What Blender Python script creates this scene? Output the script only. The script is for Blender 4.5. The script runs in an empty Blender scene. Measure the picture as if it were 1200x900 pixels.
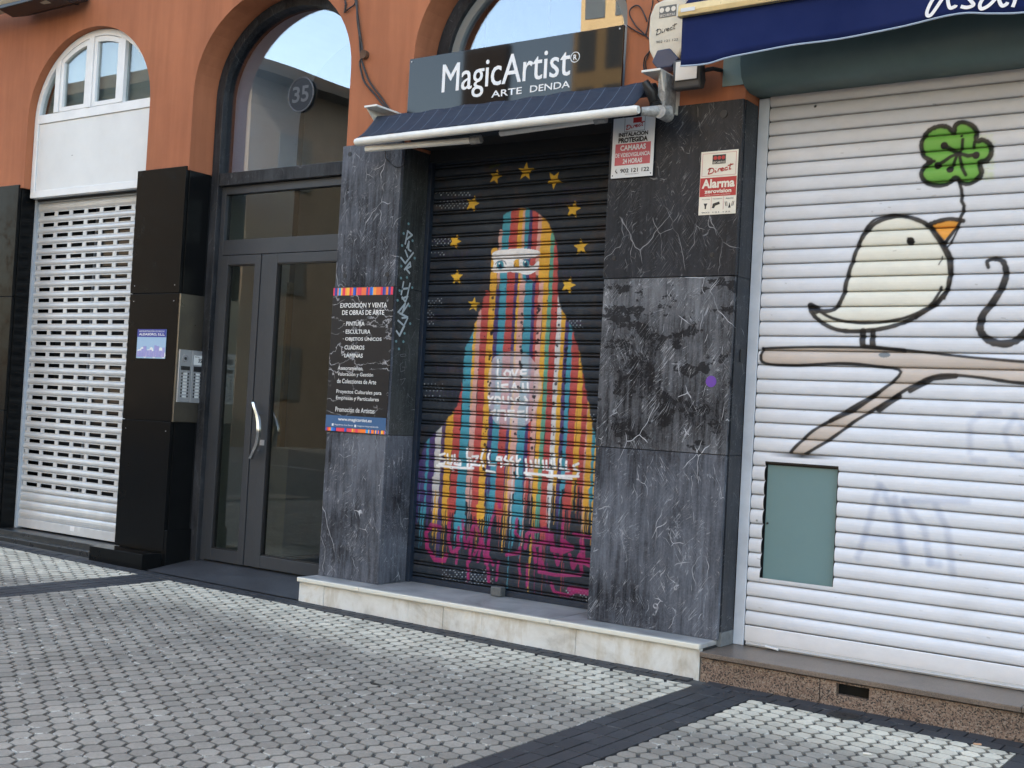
import bpy, math, random
import numpy as np
from mathutils import Vector, noise
random.seed(7)
R_ = random.Random(11)
SC = bpy.context.scene
COL = SC.collection

# ------------------------------------------------------------------ camera, sky, sun, exposure
YAW, PITCH, ROLL, FPX, CAMH = 0.60866, 0.02697, 0.05429, 1410.4, 1.3
cy_, sy_, cp_, sp_, cr_, sr_ = math.cos(YAW), math.sin(YAW), math.cos(PITCH), math.sin(PITCH), math.cos(ROLL), math.sin(ROLL)
FWD = Vector((-sy_*cp_, cy_*cp_, sp_)); RGT0 = Vector((cy_, sy_, 0)); UP0 = RGT0.cross(FWD)
RGT = RGT0*cr_ + UP0*sr_; UPV = -sr_*RGT0 + cr_*UP0
EYE = Vector((0, 0, CAMH))
cam_d = bpy.data.cameras.new('camera'); cam = bpy.data.objects.new('camera', cam_d); COL.objects.link(cam)
cam_d.sensor_width = 36; cam_d.lens = FPX/1200*36; cam_d.clip_start = 0.05; cam_d.clip_end = 1000
from mathutils import Matrix
cam.matrix_world = Matrix(((RGT.x, UPV.x, -FWD.x, 0), (RGT.y, UPV.y, -FWD.y, 0), (RGT.z, UPV.z, -FWD.z, CAMH), (0, 0, 0, 1)))
SC.camera = cam
SUN_EL, SUN_AZ = math.radians(38), math.radians(14)      # sun stands behind the building: the front is in open shade
w = bpy.data.worlds.new('World'); SC.world = w; w.use_nodes = True
wn = w.node_tree; bg = wn.nodes['Background']
sky = wn.nodes.new('ShaderNodeTexSky'); sky.sky_type = 'NISHITA'; sky.sun_disc = False
sky.sun_elevation = SUN_EL; sky.sun_rotation = SUN_AZ; sky.dust_density = 3.0; sky.air_density = 1.0; sky.ozone_density = 1.0
hz_ = wn.nodes.new('ShaderNodeMix'); hz_.data_type = 'RGBA'; hz_.blend_type = 'MULTIPLY'; hz_.inputs[0].default_value = 1; hz_.inputs[7].default_value = (1.12, 1.0, .84, 1)   # milky summer haze
wn.links.new(sky.outputs[0], hz_.inputs[6]); wn.links.new(hz_.outputs[2], bg.inputs[0]); bg.inputs[1].default_value = 0.15
sun_d = bpy.data.lights.new('sun', 'SUN'); sun_d.energy = 2.0; sun_d.angle = math.radians(0.5); sun_d.color = (1, .93, .82)
sun = bpy.data.objects.new('sun', sun_d); COL.objects.link(sun)
sd = Vector((math.sin(SUN_AZ)*math.cos(SUN_EL), math.cos(SUN_AZ)*math.cos(SUN_EL), math.sin(SUN_EL)))
sun.rotation_euler = (-sd).to_track_quat('-Z', 'Y').to_euler()
SC.view_settings.view_transform = 'Standard'; SC.view_settings.look = 'None'
SC.view_settings.exposure = 2.92; SC.view_settings.gamma = 1

# ------------------------------------------------------------------ helpers
def lin(c):
    return tuple(((v/255)/12.92 if v/255 <= .04045 else ((v/255+.055)/1.055)**2.4) for v in c)

def wall_point(px, py, Y):
    """a point of a survey drawing (1200 wide) laid back onto the real plane y = Y; returns x, z"""
    d = RGT*(px-600) - UPV*(py-450) + FWD*FPX
    t = Y/d.y
    return (d.x*t, CAMH+d.z*t)

def in_view(x, y, z):
    v = Vector((x, y, z))-EYE; q = v.dot(FWD)
    return q > 0 and -20 < 600+FPX*v.dot(RGT)/q < 1220 and -20 < 450-FPX*v.dot(UPV)/q < 920

def gz(x):
    return -.009*(x+4)

class MB:
    def __init__(s): s.v = []; s.f = []; s.sm = False
    def quad(s, a, b, c, d):
        n = len(s.v); s.v += [a, b, c, d]; s.f.append((n, n+1, n+2, n+3)); return s
    def box(s, x0, x1, y0, y1, z0, z1):
        n = len(s.v)
        s.v += [(x, y, z) for z in (z0, z1) for y in (y0, y1) for x in (x0, x1)]
        for f in ((0, 2, 3, 1), (4, 5, 7, 6), (0, 1, 5, 4), (1, 3, 7, 5), (3, 2, 6, 7), (2, 0, 4, 6)): s.f.append(tuple(n+i for i in f))
        return s
    def prism_xz(s, P, y0, y1):
        n = len(s.v); k = len(P)
        s.v += [(x, y0, z) for x, z in P]+[(x, y1, z) for x, z in P]
        s.f.append(tuple(range(n, n+k))); s.f.append(tuple(range(n+2*k-1, n+k-1, -1)))
        for i in range(k): j = (i+1) % k; s.f.append((n+i, n+k+i, n+k+j, n+j))
        return s
    def prism_yz(s, P, x0, x1):
        n = len(s.v); k = len(P)
        s.v += [(x0, y, z) for y, z in P]+[(x1, y, z) for y, z in P]
        s.f.append(tuple(range(n+k-1, n-1, -1))); s.f.append(tuple(range(n+k, n+2*k)))
        for i in range(k): j = (i+1) % k; s.f.append((n+i, n+j, n+k+j, n+k+i))
        return s
    def ring(s, outer, inner, y0, y1):
        """open band between two xz polylines of equal length"""
        n = len(s.v); k = len(outer)
        s.v += [(x, y0, z) for x, z in outer]+[(x, y0, z) for x, z in inner]+[(x, y1, z) for x, z in outer]+[(x, y1, z) for x, z in inner]
        for i in range(k-1):
            j = i+1
            s.f += [(n+i, n+j, n+k+j, n+k+i), (n+2*k+i, n+3*k+i, n+3*k+j, n+2*k+j), (n+k+i, n+k+j, n+3*k+j, n+3*k+i), (n+i, n+2*k+i, n+2*k+j, n+j)]
        s.f += [(n, n+k, n+3*k, n+2*k), (n+k-1, n+3*k-1, n+4*k-1, n+2*k-1)]
        return s
    def tube(s, P, r, seg=8, cap=True):
        P = [Vector(p) for p in P]; n0 = len(s.v)
        for i, p in enumerate(P):
            t = (P[min(i+1, len(P)-1)]-P[max(i-1, 0)]).normalized()
            a = t.cross(Vector((0, 0, 1)));  a = t.cross(Vector((0, 1, 0))) if a.length < .2 else a
            a.normalize(); b = t.cross(a)
            rr = r[i] if isinstance(r, (list, tuple)) else r
            for k in range(seg):
                an = 2*math.pi*k/seg; q = p+(a*math.cos(an)+b*math.sin(an))*rr; s.v.append(tuple(q))
        for i in range(len(P)-1):
            for k in range(seg):
                a0 = n0+i*seg+k; a1 = n0+i*seg+(k+1) % seg
                s.f.append((a0, a1, a1+seg, a0+seg))
        if cap: s.f.append(tuple(n0+k for k in range(seg))[::-1]); s.f.append(tuple(n0+(len(P)-1)*seg+k for k in range(seg)))
        s.sm = True
        return s
    def build(s, name, m, parent=None, bevel=0, smooth=None):
        me = bpy.data.meshes.new(name); me.from_pydata(s.v, [], s.f); me.update()
        import bmesh
        b = bmesh.new(); b.from_mesh(me); bmesh.ops.recalc_face_normals(b, faces=b.faces); b.to_mesh(me); b.free()
        me.materials.append(m)
        if s.sm if smooth is None else smooth:
            me.polygons.foreach_set('use_smooth', [True]*len(me.polygons))
            try: me.set_sharp_from_angle(angle=math.radians(40))
            except Exception: pass
        return link(name, me, parent, bevel)

def link(name, me, parent=None, bevel=0):
    o = bpy.data.objects.new(name, me); COL.objects.link(o)
    if parent is not None: o.parent = parent
    if bevel:
        b = o.modifiers.new('bevel', 'BEVEL'); b.width = bevel; b.segments = 2; b.limit_method = 'ANGLE'; b.angle_limit = math.radians(40)
    return o

def thing(name, label, cat, group=None):
    o = bpy.data.objects.new(name, None); COL.objects.link(o); o.empty_display_size = .1
    return tag(o, label, cat, group)

def tag(o, label=None, cat=None, group=None, kind=None):
    if label: o['label'] = label
    if cat: o['category'] = cat
    if group: o['group'] = group
    if kind: o['kind'] = kind
    return o

def bxo(name, m, parent, x0, x1, y0, y1, z0, z1, bevel=0):
    return MB().box(x0, x1, y0, y1, z0, z1).build(name, m, parent, bevel)

def text(s, m, parent, x0, x1, z0, z1, y, name='lettering', bold=0.0, shear=0, nx=(1, 0, 0), up=(0, 0, 1), depth=.0008, base=None):
    """flat lettering fitted into a rectangle; nx = reading direction in space"""
    cu = bpy.data.curves.new('t', 'FONT'); cu.body = s; cu.size = 1; cu.offset = bold; cu.shear = shear; cu.resolution_u = 3
    to = bpy.data.objects.new('t', cu); COL.objects.link(to)
    dg = bpy.context.evaluated_depsgraph_get(); me = bpy.data.meshes.new_from_object(to.evaluated_get(dg))
    bpy.data.objects.remove(to)
    co = np.zeros(len(me.vertices)*3); me.vertices.foreach_get('co', co); co = co.reshape(-1, 3)
    mn, mx = co.min(0), co.max(0)
    u = (co[:, 0]-mn[0])/(mx[0]-mn[0])*(x1-x0); v = (co[:, 1]-mn[1])/(mx[1]-mn[1])*(z1-z0)
    o3 = np.array(base if base is not None else (x0, y, z0)) + u[:, None]*np.array(nx)+v[:, None]*np.array(up)
    me.vertices.foreach_set('co', o3.ravel()); me.update(); me.name = name
    me.materials.clear(); me.materials.append(m)
    return link(name, me, parent)

def stroke(P, wd, y, m, parent, name='stroke', t=.0008, closed=False):
    """flat painted ribbon on the plane y"""
    b = MB(); P = [Vector((p[0], p[1])) for p in P]; L = []; Rr = []
    for i, p in enumerate(P):
        t_ = (P[min(i+1, len(P)-1)]-P[max(i-1, 0)]).normalized(); nn = Vector((-t_.y, t_.x))
        L.append((p+nn*wd/2)); Rr.append((p-nn*wd/2))
    for i in range(len(P)-1): b.quad((L[i].x, y, L[i].y), (L[i+1].x, y, L[i+1].y), (Rr[i+1].x, y, Rr[i+1].y), (Rr[i].x, y, Rr[i].y))
    return b.build(name, m, parent) if name else b

# ------------------------------------------------------------------ materials
def mat(name, col, rough=.6, metal=0, spec=.5, coat=0, bump=0, bscale=60, var=0, vscale=3, emit=None):
    m = bpy.data.materials.new(name); m.use_nodes = True; nt = m.node_tree; p = nt.nodes['Principled BSDF']
    c = (*col, 1)
    p.inputs['Base Color'].default_value = c; p.inputs['Roughness'].default_value = rough; p.inputs['Metallic'].default_value = metal
    p.inputs['Specular IOR Level'].default_value = spec; p.inputs['Coat Weight'].default_value = coat
    g = nt.nodes.new('ShaderNodeNewGeometry')
    if var:
        n = N(nt, 'ShaderNodeTexNoise', Scale=vscale, Detail=6, Roughness=.65); nt.links.new(g.outputs['Position'], n.inputs['Vector'])
        r = nt.nodes.new('ShaderNodeMapRange'); r.inputs[1].default_value = .3; r.inputs[2].default_value = .7; r.inputs[3].default_value = 1-var; r.inputs[4].default_value = 1+var
        nt.links.new(n.outputs[0], r.inputs[0])
        x = mixc(nt, 'MULTIPLY', 1, c, None); nt.links.new(r.outputs[0], x.inputs[7]); nt.links.new(x.outputs[2], p.inputs['Base Color'])
        rr = nt.nodes.new('ShaderNodeMapRange'); rr.inputs[1].default_value = .3; rr.inputs[2].default_value = .7; rr.inputs[3].default_value = min(1, rough+.12); rr.inputs[4].default_value = max(0, rough-.08)
        nt.links.new(n.outputs[0], rr.inputs[0]); nt.links.new(rr.outputs[0], p.inputs['Roughness'])
    if bump:
        n = N(nt, 'ShaderNodeTexNoise', Scale=bscale, Detail=5, Roughness=.6); nt.links.new(g.outputs['Position'], n.inputs['Vector'])
        b = nt.nodes.new('ShaderNodeBump'); b.inputs['Strength'].default_value = bump; b.inputs['Distance'].default_value = .004
        nt.links.new(n.outputs[0], b.inputs['Height']); nt.links.new(b.outputs[0], p.inputs['Normal'])
    if emit: p.inputs['Emission Color'].default_value = (*emit[0], 1); p.inputs['Emission Strength'].default_value = emit[1]
    return m

def N(nt, t, **k):
    n = nt.nodes.new(t)
    for a, v in k.items(): n.inputs[a].default_value = v
    return n

def mixc(nt, mode, fac, a, b):
    x = nt.nodes.new('ShaderNodeMix'); x.data_type = 'RGBA'; x.blend_type = mode
    if fac is not None: x.inputs[0].default_value = fac
    if a is not None: x.inputs[6].default_value = a
    if b is not None: x.inputs[7].default_value = b
    return x

def ramp(nt, stops):
    r = nt.nodes.new('ShaderNodeValToRGB'); e = r.color_ramp.elements
    while len(e) < len(stops): e.new(.5)
    for i, (p, c) in enumerate(stops): e[i].position = p; e[i].color = (*c, 1) if len(c) == 3 else c
    return r

def sc(nt, src, v):
    m = nt.nodes.new('ShaderNodeVectorMath'); m.operation = 'MULTIPLY'; m.inputs[1].default_value = v; nt.links.new(src, m.inputs[0]); return m.outputs[0]

def mk(name):
    m = bpy.data.materials.new(name); m.use_nodes = True; nt = m.node_tree
    return m, nt, nt.nodes['Principled BSDF'], nt.nodes.new('ShaderNodeNewGeometry')

def marble_dark(name, dark, light, wear, vein=.6, rough=.35, patches=False):
    """grey-black marble, weathered in vertical streaks, with white calcite cracks"""
    m, nt, p, g = mk(name); P = g.outputs['Position']
    st = N(nt, 'ShaderNodeTexNoise', Scale=1, Detail=8, Roughness=.7); nt.links.new(sc(nt, P, (34, 34, 3.2)), st.inputs['Vector'])
    big = N(nt, 'ShaderNodeTexNoise', Scale=2.3, Detail=5, Roughness=.6); nt.links.new(P, big.inputs['Vector'])
    fine = N(nt, 'ShaderNodeTexNoise', Scale=90, Detail=4, Roughness=.7); nt.links.new(P, fine.inputs['Vector'])
    ad = nt.nodes.new('ShaderNodeMath'); ad.operation = 'ADD'; nt.links.new(st.outputs[0], ad.inputs[0]); nt.links.new(big.outputs[0], ad.inputs[1])
    a2 = nt.nodes.new('ShaderNodeMath'); a2.operation = 'MULTIPLY_ADD'; a2.inputs[1].default_value = .35; nt.links.new(fine.outputs[0], a2.inputs[0]); nt.links.new(ad.outputs[0], a2.inputs[2])
    r = ramp(nt, [(.46-wear*.2, dark), (.72-wear*.2, light)]); dv = nt.nodes.new('ShaderNodeMath'); dv.operation = 'MULTIPLY'; dv.inputs[1].default_value = .5
    nt.links.new(a2.outputs[0], dv.inputs[0]); nt.links.new(dv.outputs[0], r.inputs[0])
    # long calcite veins (gently bent cell edges) and fine diagonal scratches
    def mrange(src, a, b, c=0, d=1):
        q = nt.nodes.new('ShaderNodeMapRange'); q.inputs[1].default_value = a; q.inputs[2].default_value = b; q.inputs[3].default_value = c; q.inputs[4].default_value = d; nt.links.new(src, q.inputs[0]); return q.outputs[0]
    def op(o, x, y):
        q = nt.nodes.new('ShaderNodeMath'); q.operation = o
        for i_, v_ in enumerate((x, y)):
            if isinstance(v_, (int, float)): q.inputs[i_].default_value = v_
            else: nt.links.new(v_, q.inputs[i_])
        return q.outputs[0]
    wob = N(nt, 'ShaderNodeTexNoise', Scale=3.0, Detail=3, Roughness=.5); nt.links.new(P, wob.inputs['Vector'])
    wm = nt.nodes.new('ShaderNodeVectorMath'); wm.operation = 'MULTIPLY_ADD'; wm.inputs[1].default_value = (.22, .22, .22)
    nt.links.new(wob.outputs['Color'], wm.inputs[0]); nt.links.new(P, wm.inputs[2])
    fac = None
    for scl, th, lo, hi, rot in ((2.3, .0045, .53, .61, 42), (4.6, .008, .55, .63, -38), (8.5, .011, .56, .64, 52)):
        mp = nt.nodes.new('ShaderNodeMapping'); mp.inputs['Rotation'].default_value = (0, math.radians(rot), .3); mp.inputs['Scale'].default_value = (1, 1, .45); nt.links.new(wm.outputs[0], mp.inputs['Vector'])
        v = N(nt, 'ShaderNodeTexVoronoi', Scale=scl); v.feature = 'DISTANCE_TO_EDGE'; nt.links.new(mp.outputs[0], v.inputs['Vector'])
        ms = N(nt, 'ShaderNodeTexNoise', Scale=scl*.9, Detail=3, Roughness=.6); nt.links.new(P, ms.inputs['Vector'])
        q = op('MULTIPLY', mrange(v.outputs['Distance'], 0, th, 1, 0), mrange(ms.outputs[0], lo, hi)); fac = q if fac is None else op('MAXIMUM', fac, q)
    for rot, sc_, lo in ((38, (46, 46, 3.6), .52), (-32, (60, 60, 6), .56), (62, (80, 80, 9), .56), (20, (50, 50, 4), .57)):
        mp = nt.nodes.new('ShaderNodeMapping'); mp.vector_type = 'TEXTURE'; mp.inputs['Rotation'].default_value = (0, math.radians(rot), 0); nt.links.new(P, mp.inputs['Vector'])
        n_ = N(nt, 'ShaderNodeTexNoise', Scale=1, Detail=1, Roughness=.4); nt.links.new(sc(nt, mp.outputs[0], sc_), n_.inputs['Vector'])
        d = op('ABSOLUTE', op('SUBTRACT', n_.outputs[0], .5), 0)
        ms = N(nt, 'ShaderNodeTexNoise', Scale=7, Detail=4, Roughness=.65); nt.links.new(sc(nt, P, (1+rot*.01, 1, 1)), ms.inputs['Vector'])
        q = op('MULTIPLY', op('MULTIPLY', mrange(d, .0, .015, 1, 0), mrange(ms.outputs[0], lo-.02, lo+.07)), .50); fac = op('MAXIMUM', fac, q)
    # black scuffed patches
    bp_ = N(nt, 'ShaderNodeTexNoise', Scale=8, Detail=5, Roughness=.6); nt.links.new(sc(nt, P, (1, 1, 1.5)), bp_.inputs['Vector'])
    pf_ = op('MULTIPLY', mrange(bp_.outputs[0], .565, .585), .85 if patches else 0.0)
    class _O: pass
    fac_ = _O(); fac_.outputs = [fac]; fac = fac_
    xp = mixc(nt, 'MIX', None, None, (*[v*.8 for v in dark], 1)); nt.links.new(pf_, xp.inputs[0]); nt.links.new(r.outputs[0], xp.inputs[6])
    vf = nt.nodes.new('ShaderNodeMath'); vf.operation = 'MULTIPLY'; vf.inputs[1].default_value = vein; nt.links.new(fac.outputs[0], vf.inputs[0])
    x = mixc(nt, 'MIX', None, None, (.58, .59, .62, 1)); nt.links.new(vf.outputs[0], x.inputs[0]); nt.links.new(xp.outputs[2], x.inputs[6])
    nt.links.new(x.outputs[2], p.inputs['Base Color'])
    p.inputs['Roughness'].default_value = rough; p.inputs['Specular IOR Level'].default_value = .16
    b = N(nt, 'ShaderNodeBump', Strength=.3, Distance=.002); nt.links.new(a2.outputs[0], b.inputs['Height']); nt.links.new(b.outputs[0], p.inputs['Normal'])
    return m

def granite(name, cols, rough, scale=260):
    m, nt, p, g = mk(name); P = g.outputs['Position']
    v = N(nt, 'ShaderNodeTexVoronoi', Scale=scale, Randomness=1); nt.links.new(P, v.inputs['Vector'])
    bw = nt.nodes.new('ShaderNodeSeparateColor'); nt.links.new(v.outputs['Color'], bw.inputs[0])
    r = ramp(nt, cols); r.color_ramp.interpolation = 'CONSTANT'; nt.links.new(bw.outputs[0], r.inputs[0])
    n = N(nt, 'ShaderNodeTexNoise', Scale=4, Detail=6, Roughness=.6); nt.links.new(P, n.inputs['Vector'])
    mr = nt.nodes.new('ShaderNodeMapRange'); mr.inputs[1].default_value = .3; mr.inputs[2].default_value = .7; mr.inputs[3].default_value = .7; mr.inputs[4].default_value = 1.15; nt.links.new(n.outputs[0], mr.inputs[0])
    x = mixc(nt, 'MULTIPLY', 1, None, None); nt.links.new(r.outputs[0], x.inputs[6]); nt.links.new(mr.outputs[0], x.inputs[7])
    nt.links.new(x.outputs[2], p.inputs['Base Color']); p.inputs['Roughness'].default_value = rough
    return m

def glassmat(name, refl, tint=(1, 1, 1), rough=0.0):
    m = bpy.data.materials.new(name); m.use_nodes = True; nt = m.node_tree; nt.nodes.remove(nt.nodes['Principled BSDF'])
    out = nt.nodes['Material Output']
    tr = nt.nodes.new('ShaderNodeBsdfTransparent'); tr.inputs[0].default_value = (*tint, 1)
    gl = nt.nodes.new('ShaderNodeBsdfGlossy'); gl.inputs['Roughness'].default_value = rough; gl.inputs['Color'].default_value = (.95, .97, 1, 1)
    lw = nt.nodes.new('ShaderNodeLayerWeight'); fr = nt.nodes.new('ShaderNodeMath'); fr.operation = 'POWER'; fr.inputs[1].default_value = 3; nt.links.new(lw.outputs['Facing'], fr.inputs[0])
    mr = nt.nodes.new('ShaderNodeMapRange'); mr.inputs[1].default_value = 0; mr.inputs[2].default_value = 1; mr.inputs[3].default_value = refl; mr.inputs[4].default_value = 1
    nt.links.new(fr.outputs[0], mr.inputs[0])
    mx = nt.nodes.new('ShaderNodeMixShader'); nt.links.new(mr.outputs[0], mx.inputs[0]); nt.links.new(tr.outputs[0], mx.inputs[1]); nt.links.new(gl.outputs[0], mx.inputs[2])
    nt.links.new(mx.outputs[0], out.inputs[0])
    # slightly wavy sheet
    g = nt.nodes.new('ShaderNodeNewGeometry'); n = N(nt, 'ShaderNodeTexNoise', Scale=1.6, Detail=1); nt.links.new(g.outputs['Position'], n.inputs['Vector'])
    b = N(nt, 'ShaderNodeBump', Strength=.03, Distance=.02); nt.links.new(n.outputs[0], b.inputs['Height']); nt.links.new(b.outputs[0], gl.inputs['Normal'])
    return m

def paintmat(name, rough, dirt=0.25, spec=.4):
    """painted sheet steel: the paint colours are stored on the slat, dust and grime are procedural"""
    m, nt, p, g = mk(name)
    a = nt.nodes.new('ShaderNodeAttribute'); a.attribute_name = 'paint'
    n = N(nt, 'ShaderNodeTexNoise', Scale=1, Detail=7, Roughness=.7); nt.links.new(sc(nt, g.outputs['Position'], (7, 7, 12)), n.inputs['Vector'])
    mr = nt.nodes.new('ShaderNodeMapRange'); mr.inputs[1].default_value = .35; mr.inputs[2].default_value = .7; mr.inputs[3].default_value = 1; mr.inputs[4].default_value = 1-dirt; nt.links.new(n.outputs[0], mr.inputs[0])
    x = mixc(nt, 'MULTIPLY', 1, None, None); nt.links.new(a.outputs['Color'], x.inputs[6]); nt.links.new(mr.outputs[0], x.inputs[7])
    nt.links.new(x.outputs[2], p.inputs['Base Color'])
    p.inputs['Roughness'].default_value = rough; p.inputs['Specular IOR Level'].default_value = spec
    n2 = N(nt, 'ShaderNodeTexNoise', Scale=45, Detail=4); nt.links.new(g.outputs['Position'], n2.inputs['Vector'])
    b = N(nt, 'ShaderNodeBump', Strength=.15, Distance=.002); nt.links.new(n2.outputs[0], b.inputs['Height']); nt.links.new(b.outputs[0], p.inputs['Normal'])
    return m

# stucco
def stucco():
    m, nt, p, g = mk('terracotta_render'); P = g.outputs['Position']
    n = N(nt, 'ShaderNodeTexNoise', Scale=1.3, Detail=7, Roughness=.62); nt.links.new(P, n.inputs['Vector'])
    r = ramp(nt, [(.3, (.325, .118, .058)), (.7, (.395, .149, .073))]); nt.links.new(n.outputs[0], r.inputs[0])
    s = N(nt, 'ShaderNodeTexNoise', Scale=1, Detail=5, Roughness=.6); nt.links.new(sc(nt, P, (9, 9, .8)), s.inputs['Vector'])
    mr = nt.nodes.new('ShaderNodeMapRange'); mr.inputs[1].default_value = .35; mr.inputs[2].default_value = .75; mr.inputs[3].default_value = 1.06; mr.inputs[4].default_value = .80; nt.links.new(s.outputs[0], mr.inputs[0])
    x = mixc(nt, 'MULTIPLY', 1, None, None); nt.links.new(r.outputs[0], x.inputs[6]); nt.links.new(mr.outputs[0], x.inputs[7]); nt.links.new(x.outputs[2], p.inputs['Base Color'])
    f = N(nt, 'ShaderNodeTexNoise', Scale=220, Detail=4, Roughness=.7); nt.links.new(P, f.inputs['Vector'])
    b = N(nt, 'ShaderNodeBump', Strength=.25, Distance=.003); nt.links.new(f.outputs[0], b.inputs['Height']); nt.links.new(b.outputs[0], p.inputs['Normal'])
    p.inputs['Roughness'].default_value = .85; p.inputs['Specular IOR Level'].default_value = .25
    return m

def tilemat(name, clean, worn, dark=False):
    m, nt, p, g = mk(name); P = g.outputs['Position']
    sp = nt.nodes.new('ShaderNodeSeparateXYZ'); nt.links.new(P, sp.inputs[0])
    n = N(nt, 'ShaderNodeTexNoise', Scale=1.1, Detail=6, Roughness=.6); nt.links.new(P, n.inputs['Vector'])
    nm = nt.nodes.new('ShaderNodeMath'); nm.operation = 'MULTIPLY_ADD'; nm.inputs[1].default_value = .9; nt.links.new(n.outputs[0], nm.inputs[0]); nt.links.new(sp.outputs[1], nm.inputs[2])
    mr = nt.nodes.new('ShaderNodeMapRange'); mr.interpolation_type = 'SMOOTHSTEP'; mr.inputs[1].default_value = 5.15; mr.inputs[2].default_value = 5.75; nt.links.new(nm.outputs[0], mr.inputs[0])
    x = mixc(nt, 'MIX', None, (*worn, 1), (*clean, 1)); nt.links.new(mr.outputs[0], x.inputs[0])
    oi = nt.nodes.new('ShaderNodeObjectInfo'); ri = nt.nodes.new('ShaderNodeMath'); ri.operation = 'ADD'; nt.links.new(oi.outputs['Random'], ri.inputs[0]); nt.links.new(g.outputs['Random Per Island'], ri.inputs[1])
    fr = nt.nodes.new('ShaderNodeMath'); fr.operation = 'FRACT'; nt.links.new(ri.outputs[0], fr.inputs[0])
    vr = nt.nodes.new('ShaderNodeMapRange'); vr.inputs[3].default_value = .84; vr.inputs[4].default_value = 1.12; nt.links.new(fr.outputs[0], vr.inputs[0])
    gn = N(nt, 'ShaderNodeTexNoise', Scale=75, Detail=5, Roughness=.75); nt.links.new(P, gn.inputs['Vector'])
    gr = nt.nodes.new('ShaderNodeMapRange'); gr.inputs[1].default_value = .3; gr.inputs[2].default_value = .7; gr.inputs[3].default_value = .82; gr.inputs[4].default_value = 1.16; nt.links.new(gn.outputs[0], gr.inputs[0])
    x2 = mixc(nt, 'MULTIPLY', 1, None, None); nt.links.new(x.outputs[2], x2.inputs[6]); nt.links.new(vr.outputs[0], x2.inputs[7])
    x3 = mixc(nt, 'MULTIPLY', 1, None, None); nt.links.new(x2.outputs[2], x3.inputs[6]); nt.links.new(gr.outputs[0], x3.inputs[7])
    a = nt.nodes.new('ShaderNodeAttribute'); a.attribute_name = 'edge'
    en = N(nt, 'ShaderNodeTexNoise', Scale=9, Detail=4, Roughness=.7); nt.links.new(P, en.inputs['Vector'])
    er = nt.nodes.new('ShaderNodeMapRange'); er.inputs[1].default_value = .55; er.inputs[2].default_value = .63; er.inputs[3].default_value = 0; er.inputs[4].default_value = 1; nt.links.new(en.outputs[0], er.inputs[0])
    em = nt.nodes.new('ShaderNodeMath'); em.operation = 'MULTIPLY'; em.inputs[1].default_value = .7; nt.links.new(a.outputs['Fac'], em.inputs[0])
    ec_ = mixc(nt, 'MIX', None, (*((.02, .02, .022) if dark else (.12, .116, .105)), 1), (*((.12, .12, .12) if dark else (.66, .65, .60)), 1)); nt.links.new(er.outputs[0], ec_.inputs[0])
    x4 = mixc(nt, 'MIX', None, None, None); nt.links.new(em.outputs[0], x4.inputs[0]); nt.links.new(x3.outputs[2], x4.inputs[6]); nt.links.new(ec_.outputs[2], x4.inputs[7])
    sn = N(nt, 'ShaderNodeTexNoise', Scale=2.1, Detail=7, Roughness=.7); nt.links.new(P, sn.inputs['Vector'])
    sr = nt.nodes.new('ShaderNodeMapRange'); sr.inputs[1].default_value = .35; sr.inputs[2].default_value = .65; sr.inputs[3].default_value = .80; sr.inputs[4].default_value = 1.08; nt.links.new(sn.outputs[0], sr.inputs[0])
    x5 = mixc(nt, 'MULTIPLY', 1, None, None); nt.links.new(x4.outputs[2], x5.inputs[6]); nt.links.new(sr.outputs[0], x5.inputs[7]); x4 = x5
    nt.links.new(x4.outputs[2], p.inputs['Base Color']); p.inputs['Roughness'].default_value = .8 if not dark else .62; p.inputs['Specular IOR Level'].default_value = .35
    b = N(nt, 'ShaderNodeBump', Strength=.35, Distance=.002); nt.links.new(gn.outputs[0], b.inputs['Height']); nt.links.new(b.outputs[0], p.inputs['Normal'])
    return m

M = {}
M['stucco'] = stucco()
M['marble'] = marble_dark('dark_marble_worn', (.012, .013, .017), (.125, .135, .160), .0, .8, .42)
M['marble_pol'] = marble_dark('dark_marble_polished', (.014, .016, .020), (.034, .037, .045), -.15, .42, .3)
M['jamb'] = marble_dark('dark_marble_jamb', (.014, .016, .017), (.065, .070, .070), .0, .35, .4)
M['marble_mid'] = marble_dark('dark_marble_scarred', (.008, .008, .010), (.165, .17, .185), -.05, .95, .5, True)
M['black'] = mat('black_granite', (.006, .0065, .007), .12, spec=.09, var=.12, vscale=9)
M['blackstep'] = mat('black_granite_step', (.022, .023, .025), .3, var=.35, vscale=6)
M['joint'] = mat('joint_mortar', (.02, .02, .02), .9)
M['joint2'] = mat('sand_joint', (.085, .082, .075), .95, bump=.5, bscale=200)
M['tile'] = tilemat('concrete_paving', (.60, .555, .445), (.295, .272, .228))
M['paver'] = tilemat('dark_paving', (.040, .042, .047), (.05, .052, .056), True)
M['thresh'] = granite('grey_granite_floor', [(0, (.03, .031, .035)), (.5, (.045, .047, .052)), (.85, (.075, .077, .083))], .5, 300)
M['pink'] = granite('pink_granite', [(0, (.03, .024, .021)), (.2, (.145, .095, .070)), (.5, (.225, .155, .115)), (.8, (.27, .215, .17))], .5, 170)
M['pinktop'] = granite('pink_granite_trodden', [(0, (.10, .078, .065)), (.3, (.15, .115, .09)), (.8, (.19, .15, .12))], .35, 330)
M['door'] = mat('anthracite_metal', (.030, .034, .040), .42, metal=.0, spec=.5, var=.12)
M['frame_stone'] = marble_dark('frame_stone', (.009, .010, .012), (.045, .047, .052), .0, .15, .4)
M['glass'] = glassmat('door_glass', .055, (.60, .61, .57))
M['glass_arch'] = glassmat('fanlight_glass', .15, (.82, .87, .92))
M['glass_win'] = glassmat('window_glass', .035, (.80, .84, .84))
M['white'] = mat('white_aluminium', (.72, .73, .73), .4, var=.06, vscale=5)
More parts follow.
